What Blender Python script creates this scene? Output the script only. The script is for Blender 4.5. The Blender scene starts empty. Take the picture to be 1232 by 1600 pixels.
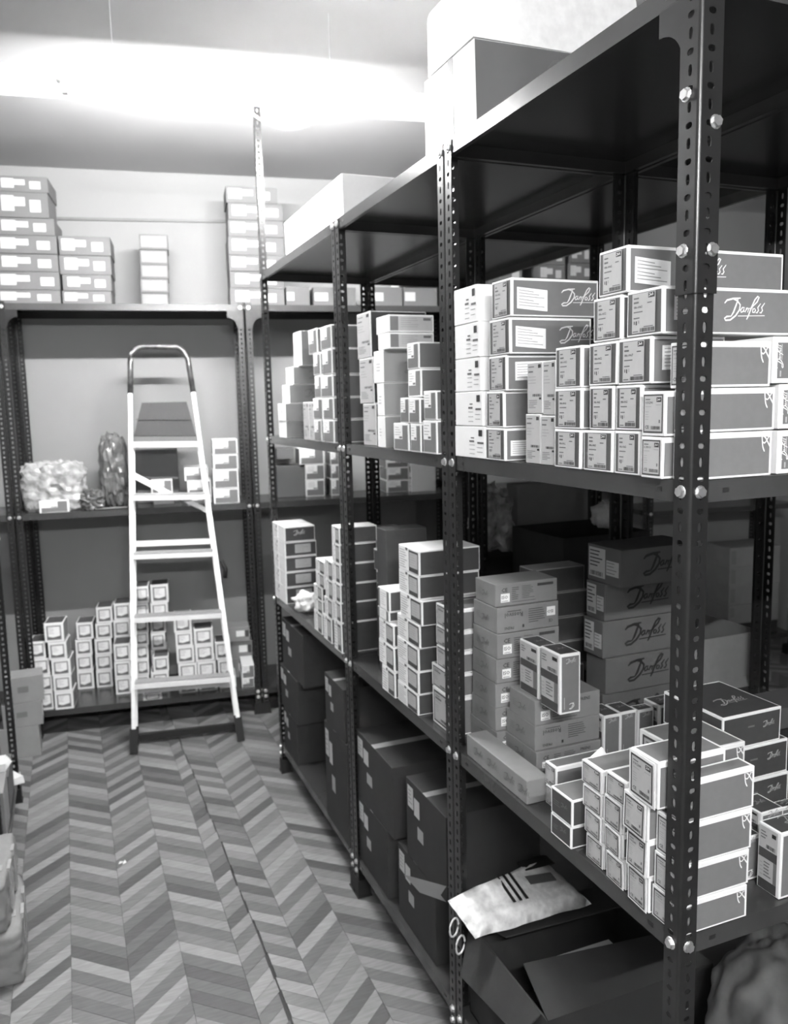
import bpy, bmesh, math, random
from mathutils import Vector, Matrix
random.seed(7)
PI = math.pi
SC = bpy.context.scene
COL = SC.collection
# ------------------------------------------------------------------ camera, world, lights, exposure
RT = Vector((0.92627809, -0.37611325, -0.02340357))
UP = Vector((0.07051781, 0.11199125, 0.99120391))
FW = Vector((0.37018393, 0.91978084, -0.13025772))
CAM = Vector((-0.92798623, -1.02574765, 1.87802292))
cam = bpy.data.cameras.new('camera'); camo = bpy.data.objects.new('camera', cam); COL.objects.link(camo)
m = Matrix((RT, UP, -FW)).transposed().to_4x4(); m.translation = CAM
camo.matrix_world = m
cam.sensor_fit = 'VERTICAL'; cam.sensor_height = 24.0; cam.lens = 1266.88 / 1600 * 24.0
cam.dof.use_dof = True; cam.dof.focus_distance = 1.42; cam.dof.aperture_fstop = 3.8
cam.clip_start = 0.05
SC.camera = camo
w = bpy.data.worlds.new('world'); SC.world = w; w.use_nodes = True
w.node_tree.nodes['Background'].inputs[0].default_value = (0.8, 0.8, 0.8, 1)
w.node_tree.nodes['Background'].inputs[1].default_value = 0.0
SC.view_settings.view_transform = 'Standard'; SC.view_settings.look = 'None'
SC.view_settings.gamma = 1.0; SC.view_settings.use_curve_mapping = False
SC.view_settings.exposure = 3.0
TUBE_BACK = 132.0      # emission of the tube over the back aisle
TUBE_FRONT = 118.0     # emission of the tube behind the photographer

# ------------------------------------------------------------------ materials (all greys, the photograph is black and white)
MATS = {}
def mat(name, v, rough=0.6, metal=0.0, noise=0.08, scale=40.0, bump=0.0, bscale=200.0, spec=0.5, emit=0.0, alpha=1.0, trans=0.0, stretch=None, coat=0.0):
    M = bpy.data.materials.new(name); M.use_nodes = True; nt = M.node_tree; b = nt.nodes['Principled BSDF']
    b.inputs['Roughness'].default_value = rough; b.inputs['Metallic'].default_value = metal
    b.inputs['Specular IOR Level'].default_value = spec
    b.inputs['Coat Weight'].default_value = coat
    if trans: b.inputs['Transmission Weight'].default_value = trans
    b.inputs['Alpha'].default_value = alpha
    tc = nt.nodes.new('ShaderNodeTexCoord'); src = tc.outputs['Object']
    if stretch:
        mp = nt.nodes.new('ShaderNodeMapping'); mp.inputs['Scale'].default_value = stretch
        nt.links.new(src, mp.inputs['Vector']); src = mp.outputs['Vector']
    n = nt.nodes.new('ShaderNodeTexNoise'); n.inputs['Scale'].default_value = scale; n.inputs['Detail'].default_value = 4
    nt.links.new(src, n.inputs['Vector'])
    r = nt.nodes.new('ShaderNodeMapRange'); r.inputs['From Min'].default_value = 0.25; r.inputs['From Max'].default_value = 0.75
    r.inputs['To Min'].default_value = v * (1 - noise); r.inputs['To Max'].default_value = min(1, v * (1 + noise))
    nt.links.new(n.outputs['Fac'], r.inputs['Value']); nt.links.new(r.outputs['Result'], b.inputs['Base Color'])
    if bump:
        n2 = nt.nodes.new('ShaderNodeTexNoise'); n2.inputs['Scale'].default_value = bscale
        nt.links.new(src, n2.inputs['Vector'])
        bp = nt.nodes.new('ShaderNodeBump'); bp.inputs['Strength'].default_value = bump; bp.inputs['Distance'].default_value = 0.002
        nt.links.new(n2.outputs['Fac'], bp.inputs['Height']); nt.links.new(bp.outputs['Normal'], b.inputs['Normal'])
    if emit:
        b.inputs['Emission Color'].default_value = (1, 1, 1, 1); b.inputs['Emission Strength'].default_value = emit
    MATS[name] = M; return M
mat('plaster_side', 0.28, 0.85, noise=0.03, scale=3)
mat('plaster_wall', 0.25, 0.85, noise=0.03, scale=3, bump=0.1, bscale=60)
mat('plaster_ceiling', 0.46, 0.9, noise=0.02, scale=2)
mat('plaster_beam', 0.38, 0.85, noise=0.02, scale=3)
mat('underfloor', 0.03, 0.8)
mat('rack_steel', 0.014, 0.30, noise=0.15, scale=25, spec=0.55)
mat('shelf_steel', 0.045, 0.24, noise=0.15, scale=8, spec=0.6)
mat('zinc', 0.75, 0.3, metal=0.9, noise=0.1, scale=80)
mat('galvanised', 0.42, 0.45, metal=0.3, noise=0.1)
mat('foot_rubber', 0.01, 0.7)
mat('aluminium', 0.85, 0.35, metal=0.15, noise=0.04, scale=30)
mat('tread', 0.018, 0.65, bump=0.4, bscale=400)
mat('shiny_wrap', 0.06, 0.22, noise=0.7, scale=22, bump=0.6, bscale=60)
mat('card_white', 0.80, 0.62, noise=0.02, scale=20)
mat('print_grey', 0.165, 0.5, noise=0.05, scale=60)
mat('print_dark', 0.055, 0.5, noise=0.08, scale=60)
mat('print_ring', 0.075, 0.5, noise=0.05, scale=60)
mat('label_paper', 0.43, 0.55, noise=0.03, scale=60)
mat('sticker', 0.84, 0.5, noise=0.02, scale=60)
mat('ink', 0.018, 0.5)
mat('ink_soft', 0.12, 0.5)
mat('ink_mid', 0.05, 0.5)
mat('ink_faint', 0.30, 0.5)
mat('logo_white', 0.82, 0.55)
mat('kraft', 0.21, 0.75, noise=0.06, scale=30, bump=0.1)
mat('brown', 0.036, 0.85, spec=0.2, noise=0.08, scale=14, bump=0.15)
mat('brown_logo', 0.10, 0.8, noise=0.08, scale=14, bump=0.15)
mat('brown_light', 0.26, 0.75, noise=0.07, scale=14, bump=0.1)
mat('file_grey', 0.115, 0.75, noise=0.06, scale=10)
mat('tape', 0.33, 0.25, noise=0.1, scale=30)
mat('paper_white', 0.72, 0.7, noise=0.05, scale=30, bump=0.3, bscale=40)
mat('newsprint', 0.74, 0.75, noise=0.25, scale=45, bump=0.5, bscale=35)
mat('sack_dark', 0.08, 0.75, noise=0.5, scale=9, bump=0.6, bscale=14)
mat('plastic_bag', 0.50, 0.14, noise=0.5, scale=26, bump=1.0, bscale=60, alpha=0.6, spec=0.9)
mat('plastic_dark', 0.10, 0.25, noise=0.5, scale=12, bump=0.8, bscale=20)
mat('string', 0.6, 0.7)
mat('enamel_white', 0.8, 0.4)
mat('tube_back', 0.9, emit=TUBE_BACK); mat('tube_front', 0.9, emit=TUBE_FRONT)
def plank_mat(name, v):
    M = mat(name, v, 0.42, noise=0.22, scale=14, spec=0.45, stretch=(1.0, 7.0, 1.0)); return M
for i, v in enumerate((0.085, 0.12, 0.16, 0.205, 0.25)): plank_mat('plank_%d' % i, v)

# ------------------------------------------------------------------ mesh builder
class MB:
    def __init__(s): s.v = []; s.f = []; s.m = []; s.names = []
    def mi(s, n):
        if n not in s.names: s.names.append(n)
        return s.names.index(n)
    def face(s, pts, mt):
        k = len(s.v); s.v += [tuple(p) for p in pts]; s.f.append(tuple(range(k, k + len(pts)))); s.m.append(s.mi(mt))
    def box(s, x0, x1, y0, y1, z0, z1, mt, rz=0, c=None):
        k = len(s.v); P = [(x0,y0,z0),(x1,y0,z0),(x1,y1,z0),(x0,y1,z0),(x0,y0,z1),(x1,y0,z1),(x1,y1,z1),(x0,y1,z1)]
        if rz:
            cx, cy = c or ((x0+x1)/2, (y0+y1)/2); ca, sa = math.cos(rz), math.sin(rz)
            P = [(cx+(x-cx)*ca-(y-cy)*sa, cy+(x-cx)*sa+(y-cy)*ca, z) for x, y, z in P]
        s.v += P
        for q in ((0,3,2,1),(4,5,6,7),(0,1,5,4),(1,2,6,5),(2,3,7,6),(3,0,4,7)):
            s.f.append(tuple(k+i for i in q)); s.m.append(s.mi(mt))
    def beam(s, a, b, w, h, mt, up=(0, 0, 1)):
        a, b = Vector(a), Vector(b); d = (b-a).normalized(); u = Vector(up)
        sx = d.cross(u); sx = sx.normalized() if sx.length > 1e-5 else Vector((1,0,0)); sy = sx.cross(d).normalized()
        k = len(s.v)
        for p in (a, b):
            for i, j in ((-1,-1),(1,-1),(1,1),(-1,1)): s.v.append(tuple(p + sx*(w/2*i) + sy*(h/2*j)))
        for q in ((0,1,2,3),(7,6,5,4),(0,4,5,1),(1,5,6,2),(2,6,7,3),(3,7,4,0)):
            s.f.append(tuple(k+i for i in q)); s.m.append(s.mi(mt))
    def tube(s, pts, r, mt, n=10, closed=False):
        pts = [Vector(p) for p in pts]; k = len(s.v); N = len(pts)
        for i, p in enumerate(pts):
            a = pts[(i-1) % N if closed else max(i-1, 0)]; b = pts[(i+1) % N if closed else min(i+1, N-1)]
            d = (b-a).normalized(); u = Vector((0,0,1)) if abs(d.z) < .95 else Vector((1,0,0))
            sx = d.cross(u).normalized(); sy = sx.cross(d)
            rr = r[i] if isinstance(r, (list, tuple)) else r
            for j in range(n):
                t = 2*PI*j/n; s.v.append(tuple(p + sx*(rr*math.cos(t)) + sy*(rr*math.sin(t))))
        for i in range(N if closed else N-1):
            for j in range(n):
                i2 = (i+1) % N
                s.f.append((k+i*n+j, k+i*n+(j+1)%n, k+i2*n+(j+1)%n, k+i2*n+j)); s.m.append(s.mi(mt))
        if not closed:
            s.f.append(tuple(k+j for j in range(n))[::-1]); s.m.append(s.mi(mt))
            s.f.append(tuple(k+(N-1)*n+j for j in range(n))); s.m.append(s.mi(mt))
    def mesh(s, name, smooth=False):
        me = bpy.data.meshes.new(name); me.from_pydata(s.v, [], s.f)
        for n in s.names: me.materials.append(MATS[n])
        me.polygons.foreach_set('material_index', s.m)
        if smooth: me.polygons.foreach_set('use_smooth', [True]*len(s.f))
        me.update(); return me
    def obj(s, name, parent=None, smooth=False):
        o = bpy.data.objects.new(name, s.mesh(name, smooth)); COL.objects.link(o)
        if parent: o.parent = parent
        return o
def inst(name, me, parent=None, loc=(0,0,0), rz=0, rot=None):
    o = bpy.data.objects.new(name, me); COL.objects.link(o); o.location = loc
    o.rotation_euler = rot or (0, 0, rz)
    if parent: o.parent = parent
    return o
def tag(o, label=None, cat=None, group=None, kind=None):
    if label: o['label'] = label
    if cat: o['category'] = cat
    if group: o['group'] = group
    if kind: o['kind'] = kind
    return o
def empty(name, loc, rz=0):
    o = bpy.data.objects.new(name, None); COL.objects.link(o); o.location = loc; o.rotation_euler = (0,0,rz); o.empty_display_size = 0.05; return o

# ------------------------------------------------------------------ setting
BA = -0.1385062775                      # the back wall and its racks stand a little askew
BU = Vector((math.cos(BA), math.sin(BA), 0)); BN = Vector((-math.sin(BA), math.cos(BA), 0))
B0 = Vector((-1.21765, 3.95545, 0))
def bk(a, d, z): return B0 + BU*a + BN*d + Vector((0, 0, z))
XL, XR, YF, ZC, ZS = -1.92, 4.35, -3.2, 3.47, 3.33
def struct(mb, name, **k): return tag(mb.obj(name, **k), kind='structure')
def backy(x, d):                        # y of the plane parallel to the back wall at depth d
    a = (x - B0.x - BN.x*d)/BU.x; return (B0 + BU*a + BN*d).y
mb = MB(); mb.box(XL-.1, XR+.1, YF-.1, 5.2, -0.12, -0.004, 'underfloor'); floor = struct(mb, 'floor')
mb = MB()
P = [(XL, backy(XL,.5)), (XR, backy(XR,.5)), (XR, backy(XR,.62)), (XL, backy(XL,.62))]
def prism(mb, P, z0, z1, mt):
    n = len(P); k = len(mb.v); mb.v += [(x,y,z0) for x,y in P] + [(x,y,z1) for x,y in P]
    for i in range(n): mb.f.append((k+i, k+(i+1)%n, k+n+(i+1)%n, k+n+i)); mb.m.append(mb.mi(mt))
    mb.f.append(tuple(k+i for i in range(n))[::-1]); mb.m.append(mb.mi(mt)); mb.f.append(tuple(k+n+i for i in range(n))); mb.m.append(mb.mi(mt))
prism(mb, P, -.01, ZC, 'plaster_wall'); struct(mb, 'wall_back')
mb = MB(); mb.box(XL-.1, XL, YF, 5.2, -.01, ZC, 'plaster_side'); struct(mb, 'wall_left')
mb = MB(); mb.box(XR, XR+.1, YF, 4.4, -.01, ZC, 'plaster_side'); struct(mb, 'wall_right')
mb = MB(); mb.box(XL, XR, YF-.1, YF, -.01, ZC, 'plaster_side'); struct(mb, 'wall_front')
mb = MB(); mb.box(XL-.1, XR+.1, YF-.1, 5.2, ZC, ZC+.1, 'plaster_ceiling'); struct(mb, 'ceiling')
mb = MB(); prism(mb, [(XL, backy(XL,-.65)), (XR, backy(XR,-.65)), (XR, backy(XR,.5)), (XL, backy(XL,.5))], ZS, ZC-.001, 'plaster_beam')
tag(mb.obj('trim_1'), kind='structure')     # dropped ceiling strip along the back wall
mb = MB(); prism(mb, [tuple(bk(a,d,0))[:2] for a,d in ((1.98,.40),(2.45,.40),(2.45,.499),(1.98,.499))], 0, ZS-.001, 'plaster_wall')
tag(mb.obj('trim_2'), kind='structure')     # shallow pillar in the back wall
mb = MB(); mb.beam(bk(.2,.492,3.035), bk(1.97,.492,3.06), .014, .016, 'ink_soft'); tag(mb.obj('trim_3'), kind='structure')
mb = MB(); mb.box(.42, 4.3, .6, .95, 3.05, ZC-.001, 'plaster_beam'); tag(mb.obj('trim_4'), kind='structure')

# chevron floor: planks in columns, a worn seam where two sheets of flooring meet
SL, PT = 0.88, 0.0655
def seam(y): return -0.437 + (3.49 - y)*0.0149 + 0.0025*math.sin(y*9) + (0.002*math.sin(y*31))
cols = []
x = -1.034; W_ = .1785; sgn = 1
edges = [-1.93, -1.755, -1.575, -1.395, -1.214, -1.034, -.853, -.677, -.495, None, -.300, -.118, .062, .24, .42, .6, .78, .96, 1.14, 1.32, 1.5, 1.68, 1.86, 2.04, 2.22, 2.4, 2.58, 2.76, 2.94, 3.12, 3.3, 3.48, 3.66, 3.84, 4.02, 4.2, 4.38]
plank_faces = []
def add_cols():
    s_ = {(-1.214): 1}
    lst = []
    k = edges.index(-1.214)
    sg = 1
    signs = {}
    for i in range(k, len(edges)-1):
        a, b = edges[i], edges[i+1]
        if b is None: lst.append((a, 'S', -.4, .0, 1)); continue       # -0.495 .. seam, rising
        if a is None: lst.append(('S', b, -.4, .02, -1)); sg = 1; continue
        lst.append((a, b, None, 0, sg)); sg = -sg
    sg = -1
    for i in range(k-1, -1, -1):
        lst.append((edges[i], edges[i+1], None, 0, sg)); sg = -sg
    return lst
planks = []
for (a, b, _, off, sg) in add_cols():
    ref = (a if a != 'S' else -.42)
    for j in range(int((4.75 - YF)/PT) + 8):
        yb = YF - .3 + j*PT + off + (0.0 if sg > 0 else .165*SL)
        g = .0006
        def edge(y0, side):
            if side == 'a': xx = a if a != 'S' else None
            else: xx = b if b != 'S' else None
            return xx
        xa = a if a != 'S' else seam(yb) + .0022 + (.002 if yb < 1.9 else 0)
        xb = b if b != 'S' else seam(yb) - .0022 - max(0, (2.1-yb))*.006*(1 if math.sin(yb*23) > -.2 else .2)
        x0 = ref
        f = lambda X: yb + sg*SL*(X - x0)
        pts = [(xa+g, f(xa)+g), (xb-g, f(xb)+g), (xb-g, f(xb)+PT-g), (xa+g, f(xa)+PT-g)]
        cx = (xa+xb)/2; cy = sum(p[1] for p in pts)/4
        if cy > backy(cx, .45) or cy < YF+.1: continue
        planks.append((cx, cy, pts))
vis = [p for p in planks if -1.25 < p[0] < .05 and 1.0 < p[1] < 4.0]
vis.sort(key=lambda p: (Vector((p[0], p[1], 0)) - CAM).length)
near = set(id(p) for p in vis[:300])
rest = MB()
def plank_geo(mb, pts, mt, cx=0, cy=0):
    h = .0015 + random.random()*.0006; k = len(mb.v)
    mb.v += [(x-cx, y-cy, -.003) for x, y in pts] + [(x-cx, y-cy, h) for x, y in pts]
    for q in ((4,5,6,7),(0,1,5,4),(1,2,6,5),(2,3,7,6),(3,0,4,7)): mb.f.append(tuple(k+i for i in q)); mb.m.append(mb.mi(mt))
prev = 2
for p in planks:
    r = random.random(); mi = random.choice([i for i in (0,1,1,2,3,3,4) if abs(i-prev) > 0]); prev = mi
    mt = 'plank_%d' % mi
    if id(p) in near:
        mb = MB(); plank_geo(mb, p[2], mt); o = mb.obj('plank', floor)
    else: plank_geo(rest, p[2], mt)
tag(rest.obj('outer_planks', floor), kind='stuff')
mb = MB(); mb.face([(-.845,2.36,.004),(-.828,2.352,.012),(-.822,2.37,.006),(-.838,2.38,.005)], 'paper_white')
mb.face([(-.83,2.35,.004),(-.812,2.36,.005),(-.818,2.374,.011),(-.826,2.365,.004)], 'paper_white')
tag(mb.obj('paper_scrap'), 'tiny crumpled white paper scrap on the chevron floor', 'litter')

# ------------------------------------------------------------------ slotted steel racks
def post_mesh(h, name, mt='rack_steel', fl=.038, th=.0022, pitch=.0267, out=0.0, phase=0.0, segs=8):
    mb = MB(); n = int(h/pitch); hc = .0215; rb = .006
    def flange(to3):
        for i in range(n+1):
            z0 = i*pitch; z1 = min(h, z0+pitch)
            if z1-z0 < pitch*.9:
                if z1-z0 > 1e-4:
                    for d in (0, th): mb.face([to3(rb,z0,d),to3(fl,z0,d),to3(fl,z1,d),to3(rb,z1,d)], mt)
                continue
            zc = (z0+z1)/2
            a, b = ((.0042,.0088) if i % 2 == 0 else (.0072,.0052))
            O = [(rb,z0),(hc,z0),(fl,z0),(fl,zc),(fl,z1),(hc,z1),(rb,z1),(rb,zc)]
            I = []
            for k in range(8):
                t = -3*PI/4 + k*PI/4
                cx_, sx_ = math.cos(t), math.sin(t)
                I.append((hc + a*cx_*(1.08 if k%2==0 else 1), zc + b*sx_*(1.08 if k%2==0 else 1)))
            k0 = len(mb.v)
            for d in (0, th):
                mb.v += [to3(x,z,d) for x,z in O] + [to3(x,z,d) for x,z in I]
            for k in range(8):
                q = (k+1)%8
                mb.f.append((k0+k,k0+q,k0+8+q,k0+8+k)); mb.f.append((k0+16+q,k0+16+k,k0+24+k,k0+24+q))
                mb.f.append((k0+8+k,k0+8+q,k0+24+q,k0+24+k)); mb.m += [mb.mi(mt)]*3
        mb.face([to3(fl,0,0),to3(fl,0,th),to3(fl,h,th),to3(fl,h,0)], mt)
    o = -out
    flange(lambda s_, z, d: (s_+o, d+o, z))
    flange(lambda s_, z, d: (d+o, s_+o, z))
    ns = 6; A = []
    for i in range(ns+1):
        t = PI/2*i/ns; A.append((o + rb - rb*math.cos(t), o + rb - rb*math.sin(t)))
    for i in range(ns): mb.face([A[i]+(0,), A[i+1]+(0,), A[i+1]+(h,), A[i]+(h,)], mt)
    mb.face([(o+rb,o,h),(fl+o,o,h),(fl+o,th+o,h),(o+rb,th+o,h)], mt); mb.face([(o,o+rb,h),(o,fl+o,h),(th+o,fl+o,h),(th+o,o+rb,h)], mt)
    # rolled outer bend
    me = mb.mesh(name); return me
POSTS = {}
def post(h, mt='rack_steel'):
    if (h, mt) not in POSTS: POSTS[(h, mt)] = post_mesh(h, 'upright_post', mt)
    return POSTS[(h, mt)]
def bolt_mesh():
    mb = MB(); r = .0088
    for (r0, y0, y1, n) in ((r, 0, -.0065, 6), (.0112, .0, -.0012, 12)):
        A = [(r0*math.cos(2*PI*i/n+.3), y0, r0*math.sin(2*PI*i/n+.3)) for i in range(n)]
        k = len(mb.v); mb.v += A + [(x*.93, y1, z*.93) for x,_,z in A]
        for i in range(n): mb.f.append((k+i,k+(i+1)%n,k+n+(i+1)%n,k+n+i)); mb.m.append(mb.mi('zinc'))
        mb.f.append(tuple(k+n+i for i in range(n))[::-1]); mb.m.append(mb.mi('zinc'))
    return mb.mesh('bolt')
BOLT = bolt_mesh()
SHELVES = {}
def shelf_mesh(L, D):
    key = (round(L,3), round(D,3))
    if key in SHELVES: return SHELVES[key]
    mb = MB(); mt = 'shelf_steel'; e = .0035; t = .0012; zt, zb = .018, -.017
    mb.box(e, L-e, e, D-e, zt-t, zt, mt)
    for (x0,x1,y0,y1) in ((e,L-e,e,e+t),(e,L-e,D-e-t,D-e),(e,e+t,e,D-e),(L-e-t,L-e,e,D-e)):
        mb.box(x0,x1,y0,y1,zb,zt-t,mt)
    r = .014
    for (x0,x1,y0,y1) in ((e,L-e,e,e+r),(e,L-e,D-e-r,D-e),(e,e+r,e,D-e),(L-e-r,L-e,e,D-e)):
        mb.box(x0,x1,y0,y1,zb-t,zb,mt)
    for (x, y, a) in ((.078, e, 0), (L-.078, e, 0)):     # dark bolt slots near the corners of the lip
        mb.box(x-.007, x+.007, y-.0004, y, -.004, .004, 'ink')
    for y in (.078, D-.078): 
        mb.box(e-.0004, e, y-.007, y+.007, -.004, .004, 'ink'); mb.box(L-e, L-e+.0004, y-.007, y+.007, -.004, .004, 'ink')
    SHELVES[key] = mb.mesh('shelf'); return SHELVES[key]
def gusset_mesh():
    mb = MB(); s = .095; n = 8; r = .055; mt = 'rack_steel'
    P = [(0,0),(s,0),(s,-.012)]
    for i in range(n+1):
        t = PI/2 + (PI/2)*i/n
        P.append((.04 + r*(1+math.cos(t)) - 0.0, -.04 - r*(1-math.sin(t))))
    P += [(.012,-s),(0,-s)]
    k = len(mb.v); N = len(P)
    mb.v += [(x,0,z) for x,z in P] + [(x,.0016,z) for x,z in P]
    mb.f.append(tuple(k+i for i in range(N))); mb.f.append(tuple(k+N+i for i in range(N))[::-1]); mb.m += [mb.mi(mt)]*2
    for i in range(N): mb.f.append((k+i,k+(i+1)%N,k+N+(i+1)%N,k+N+i)); mb.m.append(mb.mi(mt))
    return mb.mesh('corner_gusset')
GUSSET = gusset_mesh()
def foot_mesh():
    mb = MB(); mb.box(-.004,.046,-.004,.046,0,.07,'foot_rubber'); mb.box(-.008,.05,-.008,.05,0,.008,'foot_rubber'); return mb.mesh('foot')
FOOT = foot_mesh()
def rack(origin, rz, L, D, levels, H, label, heights=None, mats=None, bolts=True, gus=True, group=None):
    """local x along the row, y into the depth (front is y = 0)"""
    r = empty('storage_rack', origin, rz); tag(r, label, 'shelving', group)
    corners = ((0,0,0), (L,0,PI/2), (L,D,PI), (0,D,-PI/2))
    for i, (x, y, a) in enumerate(corners):
        h = (heights or {}).get(i, H); mt = (mats or {}).get(i, 'rack_steel')
        inst('upright_post', post(h, mt), r, (x, y, 0), a)
        inst('foot', FOOT, r, (x, y, 0), a)
    sm = shelf_mesh(L, D)
    for z in levels:
        inst('shelf', sm, r, (0, 0, z))
    if bolts:
        for z in levels:
            for zz in ([z] if z > .3 else [z, z-.035]):
                for (x, y, a) in ((.021, 0, 0), (L-.021, 0, 0), (L, .021, PI/2), (0, .021, -PI/2), (.021, D, PI), (L-.021, D, PI)):
                    inst('bolt', BOLT, r, (x, y, zz), a)
    z = levels[0] - .016
    if gus in (True, 'left'): inst('corner_gusset', GUSSET, r, (.003, .0026, z), 0)
    if gus in (True, 'right'): inst('corner_gusset', GUSSET, r, (L-.003, .0045, z), PI)
    return r
Z1, Z2, Z3, Z4 = 2.507, 1.727, .927, .140
D_ = .553
LV = (Z1, Z2, Z3, Z4)
R1 = rack((0, .889, 0), -PI/2, .889, D_, LV, 2.20, 'nearest dark steel rack, front row, full of white and grey cartons', gus='right', heights={1: 2.20, 0: 2.523, 2: 2.523, 3: 2.523})
rack((0, 1.773, 0), -PI/2, .881, D_, LV, 2.523, 'dark steel rack in front row, middle bay between the two post pairs', gus=False)
rack((0, 2.948, 0), -PI/2, 1.172, D_, LV, 2.523, 'dark steel rack in front row, far bay by the stepladder', heights={0: 3.29}, mats={}, gus=False)
rack((.556, .889, 0), -PI/2, .889, D_, LV, 2.523, 'dark steel rack behind the nearest front rack, back to back', gus=False)
rack((.556, 1.773, 0), -PI/2, .881, D_, LV, 2.523, 'dark steel rack behind the middle front rack, back to back', gus=False)
rack((.556, 2.948, 0), -PI/2, 1.172, D_, LV, 2.523, 'dark steel rack behind the far front rack, back to back', gus=False)
# sleeve that lengthens the near post upwards, with its bolts
SLEEVE = post_mesh(1.25, 'post_extension', out=.003, fl=.044)
inst('post_extension', SLEEVE, R1, (.889, 0, 2.041), PI/2)
for z in (2.108, 2.297): inst('bolt', BOLT, R1, (.889+.003, .03, z), PI/2)
for z in (2.109, 2.342): inst('bolt', BOLT, R1, (.889-.026, -.003, z), 0)
# racks along the back wall
BZ = (2.462, 1.301, .145)
def brack(a, L, label, lv=BZ, **k):
    p = bk(a, 0, 0); return rack(tuple(p), BA, L, .46, lv, 2.49, label, **k)
brack(0, 1.322, 'dark steel rack on the back wall, behind the stepladder')
brack(1.327, 1.322, 'dark steel rack on the back wall, right of the stepladder rack')
brack(2.654, 1.322, 'dark steel rack on the back wall, third from the left')
brack(3.981, 1.20, 'dark steel rack on the back wall, farthest right', lv=(2.462, 1.10, .145))
brack(-.60, .594, 'narrow dark steel rack on the back wall, far left corner')
rack((-1.249, 2.20, 0), PI/2, .98, .45, (2.46, 1.30, .14), 2.49, 'dark steel rack on the left side of the aisle', gus=False)

# ------------------------------------------------------------------ lettering
GLYPH = {}
def glyphs(txt, bold=False):
    """flat letters from Blender's own font as 2-D verts and faces, height about 1"""
    if txt in GLYPH: return GLYPH[txt]
    c = bpy.data.curves.new('t', 'FONT'); c.body = txt; c.resolution_u = 1; c.size = 1.0; c.offset = .012
    o = bpy.data.objects.new('t', c); COL.objects.link(o)
    dg = bpy.context.evaluated_depsgraph_get(); me = bpy.data.meshes.new_from_object(o.evaluated_get(dg))
    v = [(p.co.x, p.co.y) for p in me.vertices]; f = [tuple(p.vertices) for p in me.polygons]
    bpy.data.objects.remove(o); bpy.data.curves.remove(c); bpy.data.meshes.remove(me)
    w_ = max((p[0] for p in v), default=1); GLYPH[txt] = (v, f, w_); return GLYPH[txt]
def ribbon(pts, w):
    """2-D ribbon quads along a polyline"""
    out = []; n = len(pts); L, R = [], []
    for i in range(n):
        a = pts[max(i-1,0)]; b = pts[min(i+1,n-1)]; dx, dy = b[0]-a[0], b[1]-a[1]; l = math.hypot(dx,dy) or 1
        ww = w*(1 if 0 < i < n-1 else .6)
        L.append((pts[i][0]-dy/l*ww/2, pts[i][1]+dx/l*ww/2)); R.append((pts[i][0]+dy/l*ww/2, pts[i][1]-dx/l*ww/2))
    for i in range(n-1): out.append([R[i], R[i+1], L[i+1], L[i]])
    return out
def smooth(p, k=3):
    o = []
    for i in range(len(p)-1):
        p0 = p[max(i-1,0)]; p1 = p[i]; p2 = p[i+1]; p3 = p[min(i+2,len(p)-1)]
        for j in range(k):
            t = j/k; o.append(tuple(.5*((2*p1[c])+(-p0[c]+p2[c])*t+(2*p0[c]-5*p1[c]+4*p2[c]-p3[c])*t*t+(-p0[c]+3*p1[c]-3*p2[c]+p3[c])*t**3) for c in (0,1)))
    o.append(p[-1]); return o
def px(L): return [((x-68)/292.0, (305-y)/292.0) for x, y in L]
WORD = [(px([(70,216),(86,200),(130,190),(182,186)]),.026),
  (px([(122,190),(158,200),(180,222),(176,248),(150,280),(112,304),(80,306),(72,296),(88,286),(118,284)]),.024),
  (px([(164,192),(152,222),(134,262),(118,284)]),.026),
  (px([(212,236),(196,236),(184,250),(188,262),(200,258),(210,240),(206,258),(216,256)]),.019),
  (px([(226,236),(216,262)]),.019),(px([(218,256),(232,238),(242,240),(234,262)]),.019),
  (px([(228,300),(238,284),(260,236),(284,192),(304,174),(314,178),(300,204),(266,232)]),.022),(px([(244,240),(272,237)]),.016),
  (px([(282,238),(270,247),(270,260),(282,261),(291,249),(283,238)]),.019),
  (px([(326,212),(306,234),(312,249),(302,262),(292,261)]),.02),
  (px([(356,208),(334,233),(341,249),(331,262),(320,261)]),.02),
  (px([(166,282),(358,277)]),.018)]
BIGD = [(smooth([(0,1),(.03,.75),(.12,.3),(.32,.0)]),.10),(smooth([(0,1),(.2,1.0),(.45,.82),(.7,.52),(.9,.3),(.97,.06)]),.10),
  (smooth([(.1,.62),(.3,.55),(.55,.75),(.75,.98)]),.08),(smooth([(.55,.98),(.85,.95),(.98,.72)]),.08)]
LOGO_D = [(s, w_) for s, w_ in WORD[:3]]

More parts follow.
